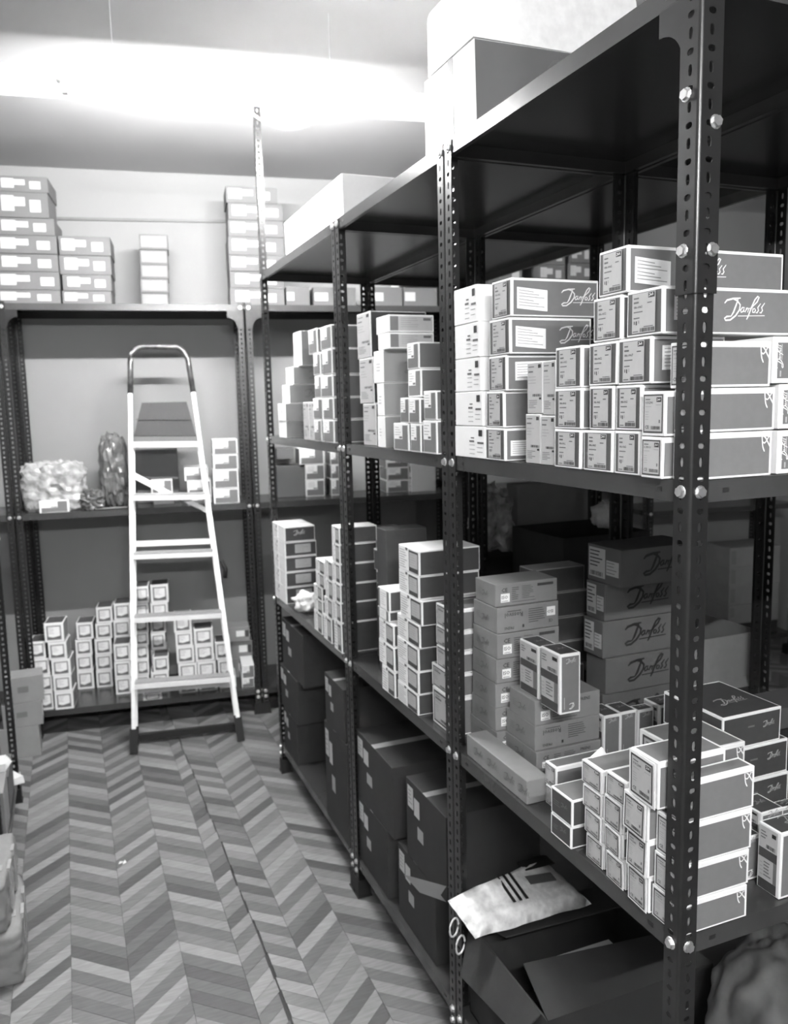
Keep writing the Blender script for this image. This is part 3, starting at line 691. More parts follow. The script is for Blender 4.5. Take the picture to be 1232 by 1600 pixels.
STACKS=[
('wl','leftmost stack, near upper shelf','white',False,[(0,0.688,1.746,0.2,0.16,0.077),
 (0,0.7,1.824,0.2,0.142,0.083),
 (0,0.707,1.908,0.2,0.135,0.08),
 (0,0.713,1.989,0.2,0.13,0.082),
 (0,0.722,2.072,0.2,0.122,0.087)]),
('dl','second stack from left, near upper shelf','therm',False,[(0,0.593,1.746,0.33,0.091,0.075,{'hx':1,'st':1}),
 (0,0.598,1.822,0.33,0.081,0.083,{'hx':1}),
 (0,0.585,1.905,0.33,0.082,0.08,{'hx':1,'st':2}),
 (0,0.569,1.986,0.215,0.092,0.08,{'hx':1,'st':3,'lg':1}),
 (0,0.563,2.067,0.228,0.088,0.083,{'hx':1,'st':3,'lg':1})]),
('t1','left tall pair, near upper shelf','tall',False,[(0.01,0.459,1.746,0.12,0.061,0.107),
 (0.01,0.451,1.854,0.12,0.062,0.109)]),
('t2','right tall pair, near upper shelf','tall',False,[(0.01,0.403,1.746,0.12,0.055,0.104),
 (0.01,0.403,1.851,0.12,0.047,0.112)]),
('e1','third label column, near upper shelf','therm',False,[(0,0.301,1.746,0.16,0.091,0.077),
 (0,0.298,1.824,0.16,0.093,0.08),
 (0,0.299,1.904,0.16,0.09,0.081)]),
('e2','fourth label column, near upper shelf','therm',False,[(0,0.201,1.746,0.16,0.09,0.077),
 (0,0.2,1.824,0.16,0.073,0.081),
 (0,0.19,1.906,0.16,0.085,0.078),
 (0,0.18,1.985,0.16,0.083,0.079),
 (0,0.164,2.065,0.36,0.083,0.08,{'st':3,'lg':2})]),
('e3','fifth label column, near upper shelf','therm',False,[(0,0.124,1.746,0.16,0.071,0.078),
 (0,0.122,1.825,0.16,0.071,0.079),
 (0,0.099,1.905,0.16,0.089,0.08,{'st':2}),
 (0,0.072,1.986,0.44,0.093,0.078,{'st':2,'lg':3})]),
('g1','narrow column left of near post, near upper shelf','ce',False,[(-0.012,0.053,1.746,0.12,0.054,0.07),
 (-0.012,0.048,1.817,0.12,0.058,0.075)]),
('g2','column behind the near post, near upper shelf','ce',False,[(0.004,0.004,1.746,0.173,0.042,0.076),
 (0.004,0.004,1.823,0.175,0.042,0.071),
 (0.004,0.004,1.895,0.164,0.053,0.074)]),
('h','column right of the near post, near upper shelf','rot',False,[(0.198,0.012,1.746,0.12,0.1,0.075),
 (0.197,0.012,1.823,0.12,0.1,0.076),
 (0.18,0.012,1.9,0.12,0.1,0.078)]),
('k1','tall brown stack at far end, near waist shelf','kraft',False,[(0.085,0.793,0.946,0.19,0.152,0.061,{'pr':1}),
 (0.085,0.799,1.008,0.19,0.138,0.065,{'pr':1}),
 (0.085,0.799,1.073,0.19,0.131,0.067,{'pr':1}),
 (0.085,0.792,1.142,0.19,0.135,0.067,{'pr':1}),
 (0.085,0.787,1.21,0.19,0.135,0.067,{'pr':1}),
 (0.085,0.788,1.278,0.19,0.128,0.069,{'pr':1,'inv':1}),
 (0.085,0.797,1.348,0.19,0.111,0.061,{'pr':1})]),
('k2','short brown stack in front, near waist shelf','kraft',False,[(0.112,0.64,0.946,0.194,0.164,0.061,{'pr':1}),
 (0.112,0.647,1.008,0.194,0.144,0.066,{'pr':1,'inv':1}),
 (0.112,0.647,1.074,0.194,0.126,0.065,{'pr':1})]),
('kl','lone long box at the front edge, near waist shelf','kraft',False,[(0.012,0.522,0.946,0.06,0.305,0.059)]),
('u1','left one on the short brown stack, near waist shelf','upright',False,[(0.125,0.65,1.14,0.055,0.089,0.136)]),
('u2','right one on the short brown stack, near waist shelf','upright',False,[(0.115,0.542,1.14,0.057,0.084,0.148)]),
('m','big logo carton stack at the back, near waist shelf','logo',False,[(0.4,0.762,0.946,0.26,0.083,0.126,{'st':0}),
 (0.405,0.755,1.073,0.26,0.09,0.102),
 (0.396,0.758,1.176,0.26,0.087,0.103,{'st':4}),
 (0.403,0.76,1.28,0.26,0.085,0.103,{'st':4}),
 (0.408,0.7,1.384,0.26,0.145,0.102,{'st':4})]),
('r','dark stack behind the tall brown stack, near waist shelf','dark',False,[(0.3,0.955,0.946,0.19,0.08,0.074),
 (0.3,0.955,1.021,0.175,0.08,0.074),
 (0.3,0.955,1.097,0.19,0.08,0.074),
 (0.3,0.955,1.172,0.175,0.08,0.074),
 (0.3,0.955,1.248,0.19,0.08,0.074),
 (0.3,0.955,1.323,0.175,0.08,0.074)]),
('v','leftmost in the upright row, near waist shelf','upright',False,[(0.31,0.634,0.946,0.052,0.079,0.125)]),
('v2','second from left in the upright row, near waist shelf','upright',False,[(0.366,0.64,0.946,0.052,0.066,0.124)]),
('v3','third from left in the upright row, near waist shelf','upright',False,[(0.421,0.637,0.946,0.052,0.037,0.121)]),
('v4','fourth from left in the upright row, near waist shelf','upright',False,[(0.477,0.62,0.946,0.072,0.064,0.131)]),
('v5','fifth from left in the upright row, near waist shelf','upright',False,[(0.56,0.661,0.946,0.052,0.048,0.103)]),
('f','flat stack near the post, near waist shelf','flat',False,[(0.36,0.28,0.946,0.2,0.19,0.079,{'lgs':1}),
 (0.36,0.28,1.026,0.195,0.19,0.079,{'lgs':1}),
 (0.36,0.28,1.106,0.17,0.19,0.079,{'lgs':1})]),
('n1','first front column, near waist shelf','ce',False,[(0.012,0.228,0.946,0.15,0.058,0.054),
 (0.012,0.232,1.001,0.15,0.061,0.053),
 (0.012,0.233,1.054,0.15,0.066,0.047),
 (0.012,0.234,1.103,0.15,0.07,0.048)]),
('n2','second front column, near waist shelf','ce',False,[(0.006,0.154,0.946,0.15,0.056,0.058),
 (0.006,0.164,1.005,0.15,0.053,0.05),
 (0.006,0.162,1.056,0.15,0.059,0.059),
 (0.006,0.153,1.116,0.15,0.063,0.048)]),
('n3','third front column, near waist shelf','ce',False,[(0,0.08,0.946,0.15,0.057,0.072),
 (-0.008,0.075,1.019,0.15,0.059,0.072),
 (-0.012,0.072,1.092,0.15,0.068,0.072),
 (-0.012,0.046,1.165,0.15,0.077,0.087)]),
('n4','front column behind the near post, near waist shelf','ce',False,[(0.004,0.004,0.946,0.152,0.073,0.062,{'big':1}),
 (0.004,0.004,1.009,0.155,0.068,0.067,{'big':1}),
 (0.004,0.004,1.077,0.158,0.065,0.076,{'big':1}),
 (0.004,0.004,1.154,0.161,0.039,0.077,{'big':1})]),
('q','plain pair left of the front columns, near waist shelf','plainpair',False,[(-0.005,0.319,0.946,0.12,0.077,0.049),
 (-0.005,0.315,0.996,0.12,0.079,0.06)]),
('q2','pair behind the plain pair, near waist shelf','ce',False,[(0.06,0.471,0.946,0.15,0.046,0.047),
 (0.06,0.474,0.994,0.15,0.046,0.054)]),
('s1','tall box right of the near post, waist shelf','upright',False,[(0.247,0.015,0.946,0.12,0.053,0.132)]),
('c1','tall white stack, middle bay near upper shelf','tall',False,[(0.03,1.492,1.746,0.2,0.124,0.14),
 (0.03,1.506,1.887,0.2,0.135,0.15),
 (0.03,1.522,2.038,0.2,0.134,0.15)]),
('c2','dark-sided stack, middle bay near upper shelf','brownw',False,[(0.01,1.365,1.746,0.2,0.063,0.099),
 (0.01,1.368,1.846,0.2,0.058,0.103),
 (0.01,1.365,1.95,0.2,0.085,0.1)]),
('c3','flat pair, middle bay near upper shelf','flatw',False,[(0.012,1.314,2.051,0.15,0.096,0.049),
 (0.012,1.314,2.101,0.15,0.11,0.053)]),
('c4a','left front small column, middle bay near upper shelf','half',False,[(-0.01,1.129,1.746,0.16,0.114,0.08),
 (-0.01,1.122,1.827,0.16,0.064,0.073)]),
('c4b','middle front small column, middle bay near upper shelf','half',False,[(-0.012,1.039,1.746,0.16,0.07,0.08),
 (-0.012,1.042,1.827,0.16,0.075,0.07)]),
('c4c','right front small column, middle bay near upper shelf','half',False,[(-0.012,0.934,1.746,0.16,0.088,0.09),
 (-0.012,0.934,1.837,0.16,0.078,0.078)]),
('c5','upper small pair, middle bay near upper shelf','half',False,[(0.02,1.102,1.901,0.16,0.092,0.079),
 (0.02,1.115,1.981,0.16,0.082,0.075)]),
('d1','brown stack at far end, far bay near upper shelf','brownw',False,[(-0.015,2.5,1.746,0.2,0.13,0.074),
 (-0.017,2.49,1.821,0.2,0.13,0.077),
 (0.004,2.49,1.899,0.2,0.13,0.081),
 (0.022,2.48,1.981,0.2,0.13,0.077),
 (0.046,2.42,2.059,0.2,0.13,0.148)]),
('d2','left column of labelled boxes, far bay near upper shelf','half',False,[(-0.01,1.984,1.746,0.16,0.094,0.085),
 (-0.01,1.961,1.832,0.16,0.118,0.081),
 (-0.01,1.957,1.914,0.16,0.098,0.086),
 (-0.01,1.969,2.001,0.16,0.088,0.083),
 (-0.01,2.001,2.085,0.16,0.119,0.093)]),
('d3','right column of labelled boxes, far bay near upper shelf','half',False,[(-0.012,1.82,1.746,0.16,0.14,0.086),
 (-0.012,1.818,1.833,0.16,0.132,0.08),
 (-0.012,1.818,1.914,0.16,0.148,0.081),
 (-0.012,1.818,1.997,0.16,0.115,0.092),
 (-0.012,1.818,2.089,0.16,0.126,0.084)]),
('d4','left slim white box, far bay near upper shelf','tall',False,[(-0.005,2.166,1.746,0.12,0.081,0.154)]),
('d5','right slim white box, far bay near upper shelf','tall',False,[(-0.005,2.086,1.746,0.12,0.075,0.153)]),
('w1','front column, middle waist shelf','duo',False,[(0.003,1.132,0.946,0.2,0.158,0.067),
 (0.003,1.125,1.014,0.2,0.161,0.071),
 (0.003,1.121,1.086,0.2,0.163,0.073),
 (0.003,1.108,1.16,0.2,0.173,0.073),
 (0.003,1.09,1.234,0.2,0.162,0.076),
 (0.003,1.108,1.31,0.2,0.152,0.07),
 (0.003,1.102,1.381,0.2,0.153,0.075)]),
('w2','left column, middle waist shelf','duo',False,[(-0.005,1.297,0.946,0.15,0.109,0.087),
 (-0.005,1.297,1.034,0.15,0.133,0.08),
 (-0.005,1.297,1.115,0.15,0.127,0.072),
 (-0.005,1.333,1.189,0.12,0.1,0.034,{'k':'half2'}),
 (-0.005,1.326,1.223,0.12,0.1,0.067,{'k':'half2'})]),
('w3','back pair, middle waist shelf','therm',False,[(0.11,1.616,1.226,0.16,0.128,0.048),
 (0.11,1.608,1.275,0.16,0.155,0.079)]),
('w3b','back column base, middle waist shelf','dark',False,[(0.11,1.62,0.946,0.16,0.129,0.262)]),
('w4','column beside the post pair, middle waist shelf','ce',False,[(0.03,0.947,0.946,0.16,0.134,0.11),
 (0.03,0.949,1.057,0.16,0.136,0.069),
 (0.03,0.943,1.127,0.16,0.105,0.064),
 (0.03,0.941,1.193,0.16,0.109,0.057),
 (0.03,0.939,1.251,0.16,0.108,0.063)]),
('w5','dark back stack, seen past the second post pair, waist shelf','darkl',False,[(0.15,1.93,0.946,0.16,0.12,0.063),
 (0.15,1.93,1.01,0.16,0.12,0.073),
 (0.15,1.93,1.084,0.16,0.12,0.076),
 (0.15,1.93,1.161,0.16,0.12,0.075),
 (0.15,1.93,1.238,0.16,0.12,0.076),
 (0.15,1.93,1.315,0.16,0.12,0.079)]),
('w6','wide dark carton behind the front columns, middle waist shelf','darkl',False,[(0.057,1.5,0.946,0.151,0.09,0.514)]),
('y1','far corner column, far waist shelf','plainl',False,[(0,2.688,0.946,0.157,0.115,0.082,{'st':5}),
 (0,2.683,1.029,0.154,0.115,0.073,{'st':5}),
 (0,2.681,1.103,0.157,0.115,0.073,{'st':5}),
 (0,2.678,1.177,0.156,0.115,0.071,{'st':5}),
 (0,2.672,1.249,0.149,0.115,0.073,{'lg':4})]),
('y1b','edge column, far waist shelf','white',False,[(0,2.806,0.946,0.15,0.098,0.082),
 (0,2.806,1.029,0.15,0.098,0.073),
 (0,2.806,1.103,0.15,0.098,0.073),
 (0,2.806,1.177,0.15,0.098,0.071),
 (0,2.806,1.249,0.15,0.098,0.073)]),
('p1','left small column, far waist shelf','duo',False,[(0,2.104,0.946,0.15,0.11,0.088),
 (0,2.09,1.035,0.15,0.117,0.056),
 (0,2.09,1.091,0.15,0.114,0.056),
 (0,2.052,1.149,0.15,0.114,0.058),
 (0,2.045,1.207,0.15,0.12,0.054)]),
('p2','middle small column, far waist shelf','duo',False,[(-0.004,1.963,0.946,0.15,0.105,0.103),
 (-0.004,1.943,1.05,0.15,0.105,0.077),
 (-0.004,1.93,1.128,0.15,0.094,0.077),
 (-0.004,1.925,1.206,0.15,0.097,0.077)]),
('p3','right small column, far waist shelf','duo',False,[(-0.008,1.825,0.946,0.15,0.09,0.119),
 (-0.008,1.823,1.066,0.15,0.09,0.077),
 (-0.008,1.82,1.143,0.15,0.09,0.073),
 (-0.008,1.818,1.217,0.15,0.09,0.076),
 (-0.008,1.816,1.294,0.15,0.09,0.074),
 (-0.008,1.814,1.369,0.15,0.09,0.064)]),
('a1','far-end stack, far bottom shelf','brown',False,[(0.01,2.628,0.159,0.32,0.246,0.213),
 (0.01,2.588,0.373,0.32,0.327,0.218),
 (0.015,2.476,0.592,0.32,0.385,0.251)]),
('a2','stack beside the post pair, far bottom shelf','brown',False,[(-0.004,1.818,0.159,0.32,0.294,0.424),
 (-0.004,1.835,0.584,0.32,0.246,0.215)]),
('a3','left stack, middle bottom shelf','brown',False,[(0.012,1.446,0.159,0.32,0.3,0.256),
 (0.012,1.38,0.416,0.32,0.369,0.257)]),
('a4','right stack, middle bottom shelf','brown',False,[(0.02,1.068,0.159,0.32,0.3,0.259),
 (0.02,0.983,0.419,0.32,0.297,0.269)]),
('ba','first column at the left, back bottom shelf','frame',True,[(0.044,0.02,0.163,0.076,0.16,0.113),
 (0.043,0.02,0.277,0.079,0.16,0.095),
 (0.017,0.02,0.373,0.097,0.16,0.102),
 (0.012,0.02,0.476,0.087,0.16,0.1)]),
('bb','second column from left, back bottom shelf','frame',True,[(0.13,0,0.163,0.102,0.16,0.106),
 (0.13,0,0.27,0.099,0.16,0.096),
 (0.128,0,0.367,0.103,0.16,0.097),
 (0.117,0,0.464,0.099,0.16,0.104),
 (0.103,0,0.57,0.105,0.16,0.113)]),
('bc','third column from left, back bottom shelf','frame',True,[(0.213,0.33,0.163,0.098,0.16,0.119),
 (0.215,0.33,0.283,0.095,0.16,0.098),
 (0.217,0.33,0.382,0.097,0.16,0.098),
 (0.23,0.33,0.482,0.098,0.16,0.107)]),
('bd','fourth column from left, back bottom shelf','frame',True,[(0.326,0.33,0.163,0.096,0.16,0.11),
 (0.329,0.33,0.274,0.097,0.16,0.101),
 (0.331,0.33,0.376,0.099,0.16,0.099),
 (0.342,0.33,0.476,0.097,0.16,0.098),
 (0.353,0.33,0.575,0.095,0.16,0.102)]),
('be','fifth column from left, back bottom shelf','frame',True,[(0.454,0.16,0.163,0.091,0.16,0.107),
 (0.454,0.16,0.271,0.095,0.16,0.099),
 (0.457,0.16,0.372,0.097,0.16,0.108)]),
('be2','rear of the fifth column, back bottom shelf','frame',True,[(0.447,0.33,0.42,0.098,0.16,0.056),
 (0.449,0.33,0.478,0.1,0.16,0.107),
 (0.458,0.33,0.586,0.1,0.16,0.106)]),
('be3','rear base of the fifth column, back bottom shelf','frame',True,[(0.439,0.34,0.163,0.098,0.16,0.208)]),
('bf','sixth column from left, back bottom shelf','frame',True,[(0.573,0.2,0.163,0.077,0.16,0.093),
 (0.579,0.2,0.258,0.075,0.16,0.1),
 (0.583,0.2,0.359,0.073,0.16,0.091),
 (0.584,0.2,0.45,0.077,0.16,0.08),
 (0.587,0.2,0.531,0.079,0.16,0.087),
 (0.592,0.2,0.619,0.08,0.16,0.093),
 (0.601,0.2,0.714,0.079,0.16,0.103)]),
('bg','seventh column from left, back bottom shelf','frame',True,[(0.666,0.14,0.163,0.105,0.16,0.126),
 (0.683,0.14,0.29,0.093,0.16,0.093)]),
('bg2','tall column behind the ladder, back bottom shelf','frame',True,[(0.655,0.31,0.163,0.099,0.16,0.098),
 (0.663,0.31,0.262,0.098,0.16,0.12),
 (0.669,0.31,0.384,0.087,0.16,0.102),
 (0.671,0.31,0.487,0.094,0.16,0.102),
 (0.678,0.31,0.59,0.106,0.16,0.091),
 (0.685,0.31,0.682,0.108,0.16,0.117)]),
('bh','eighth column from left, back bottom shelf','frame',True,[(0.829,0.06,0.163,0.112,0.16,0.075),
 (0.832,0.06,0.239,0.11,0.16,0.111),
 (0.827,0.06,0.352,0.104,0.16,0.106),
 (0.826,0.06,0.458,0.099,0.16,0.087),
 (0.821,0.06,0.546,0.104,0.16,0.098)]),
('bi','ninth column from left, back bottom shelf','frame',True,[(0.948,0.06,0.163,0.111,0.16,0.074),
 (0.946,0.06,0.238,0.108,0.16,0.112),
 (0.937,0.06,0.352,0.111,0.16,0.103),
 (0.935,0.06,0.455,0.113,0.16,0.103)]),
('bj','tenth column from left, back bottom shelf','frame',True,[(1.072,0.08,0.163,0.102,0.16,0.072),
 (1.069,0.08,0.236,0.087,0.16,0.108),
 (1.057,0.08,0.346,0.093,0.16,0.113)]),
('bk','low pair at the right, back bottom shelf','halfb',True,[(1.206,0.04,0.163,0.076,0.2,0.061),
 (1.21,0.04,0.225,0.076,0.2,0.082)]),
('bk2','wide pair at the right, back bottom shelf','brownl',True,[(1.157,0.26,0.163,0.13,0.15,0.122),
 (1.163,0.26,0.286,0.132,0.15,0.116),
 (1.149,0.24,0.403,0.132,0.15,0.096)]),
('bl','low box at the front edge, back bottom shelf','frame',True,[(0.622,0,0.163,0.107,0.12,0.039)]),
('bm','small box before the wrapped bundle, back middle shelf','halfb',True,[(0.129,0.01,1.32,0.157,0.12,0.069)]),
('bn','right corner stack, back middle shelf','halfb',True,[(1.095,0.03,1.32,0.15,0.2,0.088),
 (1.097,0.03,1.41,0.148,0.2,0.113),
 (1.102,0.03,1.523,0.146,0.2,0.088),
 (1.104,0.03,1.612,0.145,0.2,0.091)]),
('bo','stack behind the ladder, back middle shelf','halfb',True,[(0.944,0.12,1.32,0.14,0.2,0.04),
 (0.946,0.12,1.362,0.139,0.2,0.096),
 (0.933,0.12,1.458,0.139,0.2,0.08)]),
('bp','grey carton behind the ladder, back middle shelf','plaing',True,[(0.642,0.28,1.32,0.252,0.18,0.322)]),
('bq','low pair behind the ladder, back middle shelf','plaing',True,[(0.744,0.15,1.32,0.117,0.1,0.069),
 (0.735,0.15,1.39,0.124,0.1,0.079,{'k':'halfb'})]),
('br','brown carton past the far post, back middle shelf','plaing',True,[(1.494,0.2,1.32,0.174,0.2,0.197)]),
('bs','column beside the brown carton, back middle shelf','halfb',True,[(1.668,0.18,1.32,0.121,0.2,0.105),
 (1.669,0.18,1.426,0.123,0.2,0.095),
 (1.636,0.18,1.522,0.157,0.2,0.102)]),
('bt','slim column past the far post, back middle shelf','halfb',True,[(1.831,0.18,1.32,0.051,0.2,0.103),
 (1.834,0.18,1.424,0.049,0.2,0.089),
 (1.831,0.18,1.514,0.055,0.2,0.083)]),
('bu','column seen below the middle bay, back middle shelf','halfb',True,[(2.194,0.18,1.32,0.152,0.2,0.078),
 (2.196,0.18,1.4,0.149,0.2,0.08),
 (2.192,0.18,1.48,0.154,0.2,0.073)]),
('bv','white carton seen below the middle bay, back middle shelf','white',True,[(2.349,0.14,1.32,0.163,0.2,0.184)]),
('bw','carton above the brown one, back middle shelf','plaing',True,[(1.501,0.22,1.56,0.107,0.2,0.068)]),
('ta','large left pile, back top shelf','file',True,[(-0.003,0.05,2.482,0.323,0.3,0.075),
 (0.004,0.05,2.558,0.318,0.3,0.097),
 (0.012,0.05,2.656,0.31,0.3,0.094),
 (0.02,0.05,2.752,0.301,0.3,0.096),
 (0.027,0.05,2.849,0.288,0.3,0.091),
 (0.038,0.05,2.942,0.254,0.3,0.133),
 (0.045,0.05,3.075,0.253,0.3,0.082)]),
('tb','second pile from left, back top shelf','file',True,[(0.33,0.05,2.482,0.26,0.25,0.073),
 (0.337,0.05,2.556,0.257,0.25,0.087),
 (0.327,0.05,2.644,0.272,0.25,0.103),
 (0.332,0.05,2.748,0.271,0.25,0.102)]),
('tc','narrow pile, back top shelf','filew',True,[(0.746,0.15,2.482,0.154,0.2,0.078),
 (0.747,0.15,2.561,0.156,0.2,0.081),
 (0.752,0.15,2.643,0.155,0.2,0.079),
 (0.753,0.15,2.722,0.156,0.2,0.082),
 (0.755,0.15,2.806,0.159,0.2,0.085)]),
('td','tall pile before the far post, back top shelf','file',True,[(1.251,0.08,2.482,0.319,0.25,0.103),
 (1.255,0.08,2.586,0.319,0.25,0.094),
 (1.254,0.08,2.682,0.32,0.25,0.092),
 (1.254,0.08,2.774,0.324,0.25,0.103),
 (1.259,0.08,2.878,0.321,0.25,0.094),
 (1.263,0.08,2.973,0.319,0.25,0.095),
 (1.255,0.08,3.068,0.297,0.25,0.092)]),
('te','first low carton behind the far bay, back top shelf','file1',True,[(1.584,0.1,2.482,0.141,0.2,0.118)]),
('tf','second low carton behind the far bay, back top shelf','file1',True,[(1.748,0.1,2.482,0.261,0.2,0.116)]),
('tg','third low carton behind the far bay, back top shelf','file1',True,[(2.122,0.1,2.482,0.182,0.2,0.122)]),
('th','fourth low carton behind the far bay, back top shelf','file1',True,[(2.315,0.1,2.482,0.215,0.2,0.128)]),
('ti','first pile behind the near bay, back top shelf','file',True,[(2.875,0.1,2.482,0.23,0.25,0.162),
 (2.875,0.1,2.646,0.23,0.25,0.103),
 (2.876,0.1,2.75,0.229,0.25,0.092),
 (2.877,0.1,2.843,0.226,0.25,0.091),
 (2.878,0.1,2.935,0.225,0.25,0.09),
 (2.892,0.1,3.026,0.1,0.25,0.145),
 (2.893,0.1,3.172,0.094,0.25,0.157)]),
('tj','second pile behind the near bay, back top shelf','file',True,[(3.222,0.1,2.482,0.184,0.25,0.167),
 (3.222,0.1,2.65,0.183,0.25,0.105),
 (3.222,0.1,2.756,0.183,0.25,0.116),
 (3.228,0.1,2.873,0.176,0.25,0.115),
 (3.228,0.1,2.99,0.176,0.25,0.149),
 (3.228,0.1,3.14,0.149,0.25,0.16)]),
('tk','third pile behind the near bay, back top shelf','file',True,[(3.433,0.1,2.482,0.16,0.25,0.181),
 (3.432,0.1,2.664,0.16,0.25,0.106),
 (3.445,0.1,2.772,0.146,0.25,0.117),
 (3.444,0.1,2.89,0.146,0.25,0.152),
 (3.443,0.1,3.042,0.132,0.25,0.15)]),
('tb2','broad pair behind the front columns, near waist shelf','ce',False,[(0.194,0.204,0.946,0.154,0.148,0.108),
 (0.194,0.204,1.055,0.154,0.148,0.11)]),
('s0','slim box right of the near post, waist shelf','upright',False,[(0.212,0.085,0.946,0.06,0.05,0.091)]),
('s2','upright box behind the slim box, near waist shelf','upright',False,[(0.352,0.16,0.946,0.062,0.07,0.079)]),
('s3','rearmost upright box right of the post, waist shelf','upright',False,[(0.489,0.24,0.946,0.07,0.03,0.011)]),
]
seed = 11
for key, phrase, kind, back, items in STACKS:
    n = len(items)
    for i, t in enumerate(items):
        seed += 1; o = t[6] if len(t) > 6 else {}
        kd = o.get('k', kind); x, y, z, dx, dy, dz = t[:6]
        dz = max(dz - .0006, .02)
        if key in ('m', 'n1', 'n2', 'n3', 'k1', 'k2', 'bb', 'be', 'd1', 'd2', 'd3'): yaw = random.uniform(-.012, .012)
        else: yaw = random.uniform(-.004, .004)
        if back: d = (dx, dy, dz); p = bk(x, y, z); rz = BA + yaw
        else: d = (dx, dy, dz); p = Vector((x, y, z)); rz = yaw
        me, parts = build_box(kd, d, seed, o, key)
        r = empty('carton', tuple(p), rz)
        lab = DESC[kd] + (', ' + TIER[n][i] + ' of ' if n > 1 else ', ') + phrase
        tag(r, lab, 'box', 'cartons in the ' + phrase if n > 1 else None)
        inst('carton_body', me, r)
        if key in ('n1', 'n2', 'n3') and kd == 'ce':      # the end flaps of these cartons have sprung open a little
            fm = MB(); fm.box(-.0014, 0, -dy+.001, 0, .001, dz-.001, 'card_white'); fl = fm.obj('end_flap', r)
            fl.location = (-.0002, dy, 0); fl.rotation_euler = (0, random.uniform(-.03, .03), -random.uniform(.02, .085))
            for nm, mb in parts:
                if nm == 'printed_label': lo = mb.obj(nm, fl); lo.location = (-.0014, -dy, 0)
                else: mb.obj(nm, r)
            continue
        for nm, mb in parts: mb.obj(nm, r)

# ------------------------------------------------------------------ one-off things
def thing_box(name, label, d, loc, rz, base, pan=None, cat='box', decals=None, group=None, part='carton_body'):
    me = carton_mesh(d, base, pan or {}, .002); r = empty(name, loc, rz); tag(r, label, cat, group); inst(part, me, r)
    if decals:
        for nm, fn in decals:
            mb = MB(); fn(mb, d); mb.obj(nm, r)
    return r
# big pale cartons on top of the front rack
T1 = 2.526
def dec(mb, d):
    F = Face(mb, '-y', d); F.logo(.20, .075, .28, 'ink_soft', WORD[:3], thick=1.3)
def tp(mb, d):
    F = Face(mb, '-x', d); F.rect(d[1]*.50, d[1]*.60, 0, d[2], 'tape'); Face(mb, '+z', d).rect(0, d[0], d[1]*.40, d[1]*.50, 'tape')
thing_box('carton', 'huge taped pale carton on top of the near rack', (.50, .29, .205), (.03, .778, T1), 0, 'card_white', {'-y': ('file_grey', .0015, .0015, .0015, .0015)}, decals=[('printed_mark', dec), ('tape', tp)])  # white carton; shade on its camera-facing side is put in as grey
thing_box('carton', 'long pale carton on top of the middle rack', (.42, .79, .155), (.03, 1.765, T1), 0, 'card_white', {'-y': ('label_paper', .002, .002, .002, .002)}, decals=[('tape', lambda mb, d: Face(mb, '-y', d).rect(0, d[0], d[2]*.40, d[2]*.44, 'ink_faint'))])
# rounded foam-wrapped bundle on the huge carton
mb = MB(); n = 6; R = .045; w0, w1, h0 = .03, .50, .18
prof = [(w0, 0)] + [(w0+R-R*math.cos(t*PI/2/n), h0-R+R*math.sin(t*PI/2/n)) for t in range(n+1)] + [(w1-R+R*math.sin(t*PI/2/n), h0-R+R*math.cos(t*PI/2/n)) for t in range(n+1)] + [(w1, 0)]
k = len(prof); mb.v += [(x, .785, 2.735+z) for x, z in prof] + [(x, 1.04, 2.735+z) for x, z in prof]
mb.f.append(tuple(range(k))); mb.f.append(tuple(range(k, 2*k))[::-1]); mb.m += [mb.mi('enamel_white')]*2
for i in range(k): mb.f.append((i, k+i, k+(i+1)%k, (i+1)%k)); mb.m.append(mb.mi('enamel_white'))
tag(mb.obj('foam_bundle'), 'rounded white wrapped bundle on the huge top carton', 'package')
# white carton on the back rack top behind the rack tops
p = bk(2.30, .06, 2.614); thing_box('carton', 'tall white carton under the dropped ceiling, back rack top', (.36, .3, .47), tuple(p), BA, 'card_white', {'-y': ('sticker', .003, .003, .003, .05)})
# fluorescent lamp hanging in front of the dropped ceiling
a0, a1 = .585, 1.80
r = empty('tube_lamp', tuple(bk((a0+a1)/2, -1.4, 3.11)), BA); tag(r, 'fluorescent tube lamp glowing below the ceiling over the back aisle', 'lamp')
h = (a1-a0)/2
mb = MB(); mb.tube([(-h, 0, 0), (h, 0, 0)], .014, 'tube_back', 12); mb.obj('tube', r, True)
mb = MB(); mb.box(-h-.03, h+.03, -.048, .048, .026, .029, 'enamel_white'); mb.obj('reflector', r)
for s_ in (-1, 1):
    mb = MB(); mb.box(s_*h-.012, s_*h+.012, -.016, .016, -.018, .036, 'enamel_white'); mb.obj('tube_holder', r)
    mb = MB(); mb.tube([(s_*h*.7, 0, .029), (s_*h*.7, 0, .36)], .0015, 'enamel_white', 6); mb.obj('suspension_rod', r)
pts = []
A, Bq = Vector((1.235, -1.4, 3.11)), Vector((1.60, -1.4, 3.085))
for i in range(17):
    t = i/16; pts.append(tuple(bk(A.x+(Bq.x-A.x)*t, -1.4, A.z+(Bq.z-A.z)*t - .085*4*t*(1-t))))
mb = MB(); mb.tube(pts, .005, 'enamel_white', 8); tag(mb.obj('lamp_cable', smooth=True), 'white cable sagging below the fluorescent lamp', 'cable')
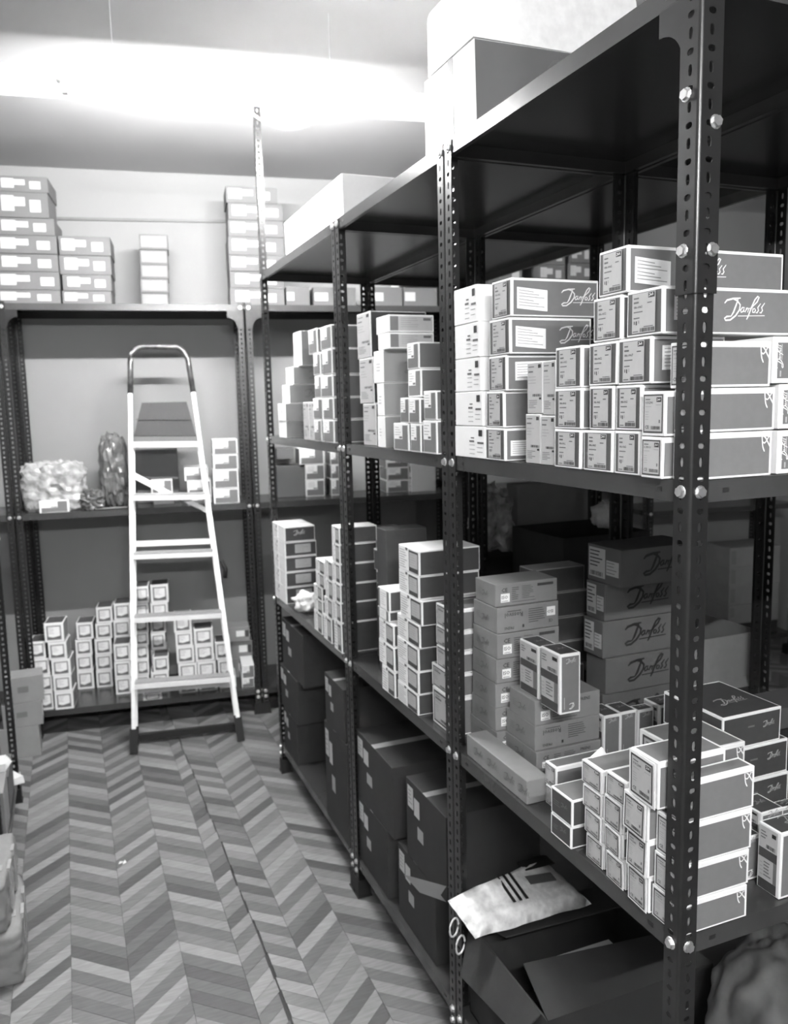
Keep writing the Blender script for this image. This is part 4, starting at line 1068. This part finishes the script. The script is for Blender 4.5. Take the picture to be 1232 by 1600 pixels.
# second lamp, behind the photographer
r = empty('tube_lamp', (-.95, -2.1, 2.85)); tag(r, 'fluorescent tube lamp behind the photographer, outside the picture', 'lamp')
mb = MB(); mb.tube([(-.6, 0, 0), (.6, 0, 0)], .014, 'tube_front', 12); mb.obj('tube', r, True)
mb = MB(); mb.box(-.63, .63, -.03, .03, .035, .08, 'enamel_white'); mb.obj('batten', r)
mb = MB(); mb.box(-.35, -.34, -.005, .005, .08, .62, 'enamel_white'); mb.obj('suspension_rod', r)
mb = MB(); mb.box(.34, .35, -.005, .005, .08, .62, 'enamel_white'); mb.obj('suspension_rod', r)

# folded stepladder leaning on the back rack
TL = .24
def lp(a, z, off=0.0): return tuple(bk(a, -.38 + TL*z + off, z))
r = empty('stepladder', tuple(bk(.87, -.38, 0))); tag(r, 'tall folded aluminium stepladder with dark platform leaning on back rack', 'ladder')
INV = Matrix.Translation(-Vector(bk(.87, -.38, 0)))
def lad(name, mb, smooth=False):
    me_v = [tuple(INV @ Vector(v)) for v in mb.v]; mb.v = me_v; return mb.obj(name, r, smooth)
def rail_a(side, z):                # position along the wall of a rail at height z
    return (.582 + (z/2.27)*.084) if side < 0 else (1.166 - (z/2.27)*.178)
n_up = Vector(lp(0,1)) - Vector(lp(0,0))
for s_ in (-1, 1):
    mb = MB(); mb.beam(lp(rail_a(s_, .07), .07), lp(rail_a(s_, 1.98), 1.98), .032, .022, 'aluminium', up=tuple(BU)); lad('rail', mb)
    mb = MB(); mb.beam(lp(rail_a(s_, .0), .002), lp(rail_a(s_, .13), .13), .05, .042, 'foot_rubber', up=tuple(BU)); lad('rubber_foot', mb)
    mb = MB(); mb.beam(lp(rail_a(s_, .10)-s_*.012, .10, .034), lp(rail_a(s_, 1.68)-s_*.012, 1.68, .034), .024, .014, 'aluminium', up=tuple(BU)); lad('rear_rail', mb)
    mb = MB(); mb.beam(lp(rail_a(s_, .02)-s_*.012, .03, .03), lp(rail_a(s_, .10)-s_*.012, .13, .034), .035, .024, 'foot_rubber', up=tuple(BU)); lad('rubber_foot', mb)
# hand rail hoop with shiny dark wrapping
H = []
la, ra = rail_a(-1, 1.98), rail_a(1, 1.98)
H.append(lp(la, 1.98)); H.append(lp(rail_a(-1, 2.14)+.002, 2.14))
tl, tr = rail_a(-1, 2.2), rail_a(1, 2.2)
for i in range(7):
    t = i/6*PI/2; H.append(lp(tl + .075*(1-math.cos(t)), 2.16 + .095*math.sin(t)))
for i in range(1, 7):
    t = PI/2 - i/6*PI/2; H.append(lp(tr - .085*(1-math.cos(t)), 2.15 + .105*math.sin(t)))
H.append(lp(ra, 1.98))
mb = MB(); mb.tube(H, .0165, 'shiny_wrap', 10); lad('hand_rail', mb, True)
for i, z in enumerate((.365, .72, 1.065, 1.39)):
    l_, q_ = rail_a(-1, z)+.01, rail_a(1, z)-.01
    mb = MB(); mb.beam(lp(l_, z, -.012), lp(q_, z-.012, -.012), .075, .026, 'aluminium'); mb.beam(lp(l_, z+.019, -.012), lp(q_, z+.007, -.012), .066, .006, 'galvanised'); lad('step', mb)
mb = MB(); mb.beam(lp(rail_a(-1,1.69), 1.69), lp(rail_a(1,1.69), 1.68), .03, .03, 'aluminium'); lad('platform_bar', mb)
mb = MB(); P0, P1, P2, P3 = lp(rail_a(-1,1.72)+.018, 1.735, -.004), lp(rail_a(1,1.72)-.018, 1.725, -.004), lp(rail_a(1,1.94)-.045, 1.925, .03), lp(rail_a(-1,1.94)+.062, 1.925, .03)
q = [Vector(v) for v in (P0, P1, P2, P3)]; nn = Vector((-BN.x*.97, -BN.y*.97, .24))*.016
mb.v += [tuple(v) for v in q] + [tuple(v+nn) for v in q]
for f in ((3,2,1,0),(4,5,6,7),(0,1,5,4),(1,2,6,5),(2,3,7,6),(3,0,4,7)): mb.f.append(f); mb.m.append(mb.mi('tread'))
pl = lad('platform', mb)
mb = MB(); mb.beam(lp(rail_a(-1,1.83)+.03, 1.832, -.012), lp(rail_a(1,1.83)-.03, 1.822, -.012), .002, .003, 'ink'); lad('platform_seam', mb)
mb = MB(); mb.beam(lp(rail_a(-1,1.52)+.01, 1.515, .016), lp(rail_a(-1,1.4)+.215, 1.395, .02), .006, .032, 'aluminium', up=tuple(n_up)); lad('spreader_bar', mb)
mb = MB(); mb.beam(lp(rail_a(-1,1.38)+.255, 1.385, .03), lp(rail_a(1,1.27)-.005, 1.285, .03), .006, .028, 'galvanised', up=tuple(n_up)); lad('spreader_bar', mb)
for z in (.32, 1.125):
    mb = MB(); mb.beam(lp(rail_a(-1,z)+.02, z, .036), lp(rail_a(1,z)-.02, z-.01, .036), .022, .030, 'aluminium' if z > 1 else 'galvanised'); lad('rear_bar', mb)
mb = MB(); mb.beam(lp(rail_a(-1,.05)+.02, .04, .12), lp(rail_a(1,.05)-.02, .04, .12), .03, .035, 'foot_rubber'); lad('bottom_bar', mb)
mb = MB(); mb.tube([lp(rail_a(1,1.0)+.03, 1.00, .03), lp(rail_a(1,.93)+.045, .95, .03), lp(rail_a(1,.88)+.035, .90, .03)], .012, 'foot_rubber', 8); lad('catch', mb, True)

# crumpled lumps: bags, parcels, cloth
def lump(name, label, cat, loc, size, mt, amp=.18, seed=0, sub=4, rz=0, power=4.0, parent=None, freq=3.0, soft=True):
    bm = bmesh.new(); bmesh.ops.create_icosphere(bm, subdivisions=sub, radius=1.0)
    from mathutils import noise
    for v in bm.verts:
        c = v.co.copy(); k = (abs(c.x)**power + abs(c.y)**power + abs(c.z)**power)**(-1/power)
        c = c*k; nz = noise.noise(c*freq + Vector((seed*7.1, 0, 0))); n2 = noise.noise(c*freq*2.7 + Vector((0, seed*3.3, 0)))
        c *= 1 + amp*nz + amp*.5*n2
        v.co = Vector((c.x*size[0]/2, c.y*size[1]/2, max(c.z, -1.0)*size[2]/2 + size[2]/2))
    me = bpy.data.meshes.new(name); bm.to_mesh(me); bm.free(); me.polygons.foreach_set('use_smooth', [soft]*len(me.polygons)); me.materials.append(MATS[mt])
    o = inst(name, me, parent, loc, rz)
    if label: tag(o, label, cat)
    return o
p = bk(.20, .14, 1.32); b1 = lump('plastic_bundle', 'crumpled clear plastic bundle, left end of back middle shelf', 'package', tuple(p), (.33, .22, .28), 'plastic_bag', .14, 3, rz=BA, power=6.0, freq=5.5, soft=False)
lump('dark_content', None, None, (.02, -.02, .12), (.09, .09, .07), 'plastic_dark', .2, 5, 3, parent=b1)
p = bk(.405, .10, 1.32); lump('plastic_bag', 'small dark plastic bag beside the clear bundle', 'bag', tuple(p), (.13, .14, .11), 'plastic_dark', .3, 8, 4, rz=BA, soft=False)
p = bk(.53, .17, 1.32); lump('plastic_bundle', 'dark and clear plastic bundle behind the ladder rail', 'package', tuple(p), (.15, .2, .42), 'plastic_dark', .2, 12, 4, rz=BA, freq=5.0, soft=False)
# flat sheet under the bundles
mb = MB(); q = [bk(.42, .02, 1.3215), bk(.60, .02, 1.3215), bk(.60, .10, 1.3215), bk(.44, .08, 1.3215)]; mb.face(q, 'brown_light'); mb.face([v+Vector((0,0,.004)) for v in q], 'brown_light')
tag(mb.obj('card_sheet'), 'flat cardboard scrap at the edge of the back middle shelf', 'cardboard')

# three stacked brown cartons on the floor at the left
def lbl(mb, d):
    Face(mb, '+x', d).rect(d[1]*.05, d[1]*.5, d[2]*.25, d[2]*.8, 'sticker')
def ptc(mb, d): Face(mb, '-y', d).rect(d[0]*.35, d[0]*.62, d[2]*.4, d[2]*.62, 'print_grey')
for i, (x1, z0, z1) in enumerate(((-1.172, 0, .176), (-1.148, .177, .312), (-1.132, .313, .458))):
    thing_box('carton', ('small brown carton at the foot of the left pile by back rack', 'labelled brown carton, middle of the left floor pile', 'labelled brown carton, top of the left floor pile')[i], (.20, .15, z1-z0), (x1-.20, 3.70, z0), .02*i-.01, 'brown_light', decals=[('sticker', lbl), ('printed_patch', ptc)] if i else None)
# left rack contents
thing_box('carton', 'grey carton on the bottom shelf of the left rack', (.34, .26, .16), (-1.60, 2.72, .159), 0, 'file_grey')
thing_box('carton', 'second grey carton on the bottom shelf of the left rack', (.34, .22, .20), (-1.60, 2.46, .159), 0, 'brown_light')
for i, (x, y, z, rz) in enumerate(((-1.30, 3.03, .16, .3), (-1.33, 2.84, .321, -.2))):
    mb = MB()
    for k in range(5): mb.box(-.09+.004*k, .07-.003*k, -.06, .05, .006*k, .006*k+.005, 'paper_white', rz=.06*k)
    o = mb.obj('paper_pile'); o.location = (x, y, z); o.rotation_euler = (0, 0, rz)
    tag(o, ('white paper pile on the left rack bottom shelf', 'white paper pile on the grey carton, left rack')[i], 'paper')
# taped parcels on the floor at the left
for i, (loc, sz, rz) in enumerate((((-1.36, 1.93, .0), (.36, .40, .19), .03), ((-1.375, 1.94, .19), (.34, .38, .17), -.04))):
    o = lump('parcel', ('lower crumpled brown parcel at the left picture edge', 'upper crumpled taped parcel with white label, left picture edge')[i], 'package', loc, sz, 'kraft', .045, 20+i, 5, rz, 16.0, freq=4.5)
    mb = MB(); x1, y0, zt = sz[0]/2, -sz[1]/2, sz[2]
    for j, (a, b) in enumerate(((.30, .46), (.62, .74))):
        mb.box(x1*.97, x1*1.03, y0+sz[1]*a, y0+sz[1]*b, .01, zt*.97, 'tape')
    mb.box(-x1, x1*.9, y0*.5, y0*.3, zt*.985, zt*1.01, 'tape'); mb.obj('tape', o)
    if i: mb = MB(); mb.box(.02, .11, -.12, -.04, zt*1.0, zt*1.02, 'sticker'); mb.box(.04, .09, -.085, -.075, zt*1.02, zt*1.022, 'ink', rz=.2); mb.obj('address_label', o)

# big carton with open flaps on the bottom shelf of the near bay
Z4T = .159
def open_carton(name, label, loc, d, rz, mt, flaps=(), wall=.005, inside=None):
    r = empty(name, loc, rz); tag(r, label, 'box'); dx, dy, dz = d
    mb = MB(); mb.box(0,dx,0,wall,0,dz,mt); mb.box(0,dx,dy-wall,dy,0,dz,mt); mb.box(0,wall,wall,dy-wall,0,dz,mt); mb.box(dx-wall,dx,wall,dy-wall,0,dz,mt); mb.box(0,dx,0,dy,0,wall,mt); mb.obj('carton_body', r)
    for q in flaps:
        mb = MB(); V = [Vector(v) for v in q]; n_ = (V[1]-V[0]).cross(V[2]-V[0]).normalized()*.004
        mb.v += [tuple(v) for v in V] + [tuple(v+n_) for v in V]
        N = len(V); mb.f.append(tuple(range(N))); mb.f.append(tuple(range(N,2*N))[::-1]); mb.m += [mb.mi(mt)]*2
        for i in range(N): mb.f.append((i,(i+1)%N,N+(i+1)%N,N+i)); mb.m.append(mb.mi(mt))
        mb.obj('flap', r)
    return r
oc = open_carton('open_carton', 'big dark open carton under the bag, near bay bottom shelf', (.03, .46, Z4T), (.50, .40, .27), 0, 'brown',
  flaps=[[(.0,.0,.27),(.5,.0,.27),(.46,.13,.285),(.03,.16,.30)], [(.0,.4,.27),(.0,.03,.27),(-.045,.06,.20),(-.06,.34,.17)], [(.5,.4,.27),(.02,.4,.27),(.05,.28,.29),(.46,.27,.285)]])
mb = MB(); mb.box(.05, .30, .10, .17, .272, .286, 'brown_light'); mb.obj('torn_board', oc)
# carrier bag folded flat on it
def sheet(name, label, cat, corners, thick, mt, nx=18, ny=12, amp=.012, seed=0):
    from mathutils import noise
    P = [Vector(c) for c in corners]; mb = MB(); V = {}
    for s_ in (0, 1):
        for i in range(nx+1):
            for j in range(ny+1):
                u, v = i/nx, j/ny; p = (P[0]*(1-u)+P[1]*u)*(1-v) + (P[3]*(1-u)+P[2]*u)*v
                e = min(u, 1-u, v, 1-v)*8; e = min(1, e)
                z = thick*(e**.5)*s_ + amp*noise.noise(Vector((u*5+seed, v*4, s_*3)))*(.4+.6*e)
                V[s_,i,j] = len(mb.v); mb.v.append((p.x, p.y, p.z+z))
    for i in range(nx):
        for j in range(ny):
            mb.f.append((V[1,i,j],V[1,i+1,j],V[1,i+1,j+1],V[1,i,j+1])); mb.f.append((V[0,i,j+1],V[0,i+1,j+1],V[0,i+1,j],V[0,i,j])); mb.m += [mb.mi(mt)]*2
    for i in range(nx):
        for j in (0, ny): mb.f.append((V[0,i,j],V[0,i+1,j],V[1,i+1,j],V[1,i,j])); mb.m.append(mb.mi(mt))
    for j in range(ny):
        for i in (0, nx): mb.f.append((V[0,i,j],V[1,i,j],V[1,i,j+1],V[0,i,j+1])); mb.m.append(mb.mi(mt))
    o = mb.obj(name, None, True)
    if label: tag(o, label, cat)
    return o
bag = sheet('carrier_bag', 'pale folded paper carrier bag lying on the open carton', 'bag', [(-.012, .745, .470), (.372, .765, .455), (.355, .985, .470), (-.048, .835, .535)], .03, 'newsprint', amp=.016)
mb = MB()
for i, (x, y) in enumerate(((.13,.80),(.15,.80),(.17,.80))):
    mb.beam((x, y-.02, .517), (x+.01, y+.10, .524), .008, .002, 'ink')
mb.beam((.22, .86, .512), (.30, .85, .510), .04, .002, 'ink_soft'); mb.beam((.24, .93, .512), (.34, .93, .510), .05, .002, 'ink'); mb.obj('bag_print', bag)
def loop(c, ax, az, tilt, n=14):
    return [(c[0]+ax*math.cos(2*PI*i/n), c[1]+tilt*math.cos(2*PI*i/n), c[2]+az*math.sin(2*PI*i/n)) for i in range(n)]
for c in ((-.047, .80, .478), (-.036, .785, .434)):
    mb = MB(); mb.tube(loop(c, .018, .025, .01), .0028, 'string', 6, True); mb.obj('string_handle', bag, True)
# flap of a carton leaning out of the middle bay, bottom shelf
mb = MB(); q = [(-.06, 1.12, .455), (.03, .97, .475), (.05, 1.0, .40), (-.02, 1.10, .40)]
mb.face(q, 'brown_light'); mb.face([(x+.003, y, z-.004) for x, y, z in q][::-1], 'brown_light'); tag(mb.obj('loose_flap'), 'loose cardboard flap sticking out beside the post pair', 'cardboard')
# dark sacks at the bottom right
lump('sack', 'dark crumpled sack below the waist shelf, bottom right', 'bag', (.54, .26, Z4T), (.34, .26, .44), 'sack_dark', .22, 31, 5, .3, 3.0, freq=1.5)
lump('sack', 'second dark sack in the bottom right corner of the picture', 'bag', (.27, .19, Z4T), (.18, .16, .20), 'sack_dark', .25, 37, 5, -.4, 2.6, freq=1.6)
lump('sack', 'rolled grey cloth lying before the dark sacks, bottom right', 'cloth', (.36, .06, Z4T), (.26, .10, .13), 'kraft', .2, 41, 5, .5, 2.4, freq=1.5)

# white crumpled tissue and tags
lump('tissue', 'crumpled white tissue beside the far corner cartons, waist shelf', 'paper', (.05, 2.52, .946), (.10, .12, .09), 'paper_white', .45, 44, 4, .3, 2.2, freq=2.2)
mb = MB(); mb.v += [(.05,.292,1.11),(.03,.296,1.15),(.06,.30,1.165),(.085,.296,1.12),(.05,.299,1.11),(.03,.303,1.15),(.06,.307,1.165),(.085,.303,1.12)]
for f in ((0,1,2,3),(7,6,5,4),(0,4,5,1),(1,5,6,2),(2,6,7,3),(3,7,4,0)): mb.f.append(f); mb.m.append(mb.mi('card_white'))
tag(mb.obj('white_tag'), 'small white folded card stuck between front columns, waist shelf', 'card')

# cartons in the back-to-back rack
open_carton('open_carton', 'open grey carton with folded foot flap right of near post, back rack', (.70, .94, .946), (.46, .36, .165), 0, 'kraft', flaps=[[(0,0,.02),(.46,0,.02),(.46,-.035,.0),(0,-.035,.0)]])
thing_box('carton', 'small grey carton lying behind the near post on the rear rack', (.22, .12, .06), (.87, .60, .946), 0, 'file_grey')
def perf(mb, d):
    F = Face(mb, '-y', d)
    for i in range(7): F.rect(.014, .034, .05+i*.03, .064+i*.03, 'print_grey')
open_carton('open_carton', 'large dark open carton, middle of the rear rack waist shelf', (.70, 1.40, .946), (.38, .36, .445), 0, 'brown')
thing_box('carton', 'upright grey sheet carton standing behind the large dark one', (.36, .09, .60), (.77, 1.84, .946), 0, 'brown_light')
lump('plastic_bundle', 'white crumpled bag beside the grey sheet carton', 'bag', (.68, 1.90, 1.27), (.16, .2, .27), 'plastic_bag', .3, 51, 4, 0, 2.5, soft=False)
thing_box('carton', 'brown carton holding the white crumpled bag, rear rack', (.16, .22, .32), (.60, 1.80, .946), 0, 'brown')
lump('cloth', 'small white cloth bundle behind the big logo cartons', 'cloth', (1.0, 1.55, 1.392), (.10, .1, .09), 'paper_white', .3, 57, 4)
for i in range(4):
    z = .25 + .14*i; p = bk(4.68, .06, z)
    thing_box('carton', 'pale carton, %s of four seen far right on the back rack' % ('bottom', 'second from bottom', 'third from bottom', 'top')[i], (.42, .3, .138), tuple(p), BA, 'brown_light', decals=[('sticker', lambda mb, d: Face(mb, '-y', d)  .rect(.01, .05, .02, .12, 'kraft'))], group='four pale cartons far right')
p = bk(4.68, .06, .159); thing_box('carton', 'dark low carton under the four pale cartons, far right', (.42, .3, .09), tuple(p), BA, 'brown')
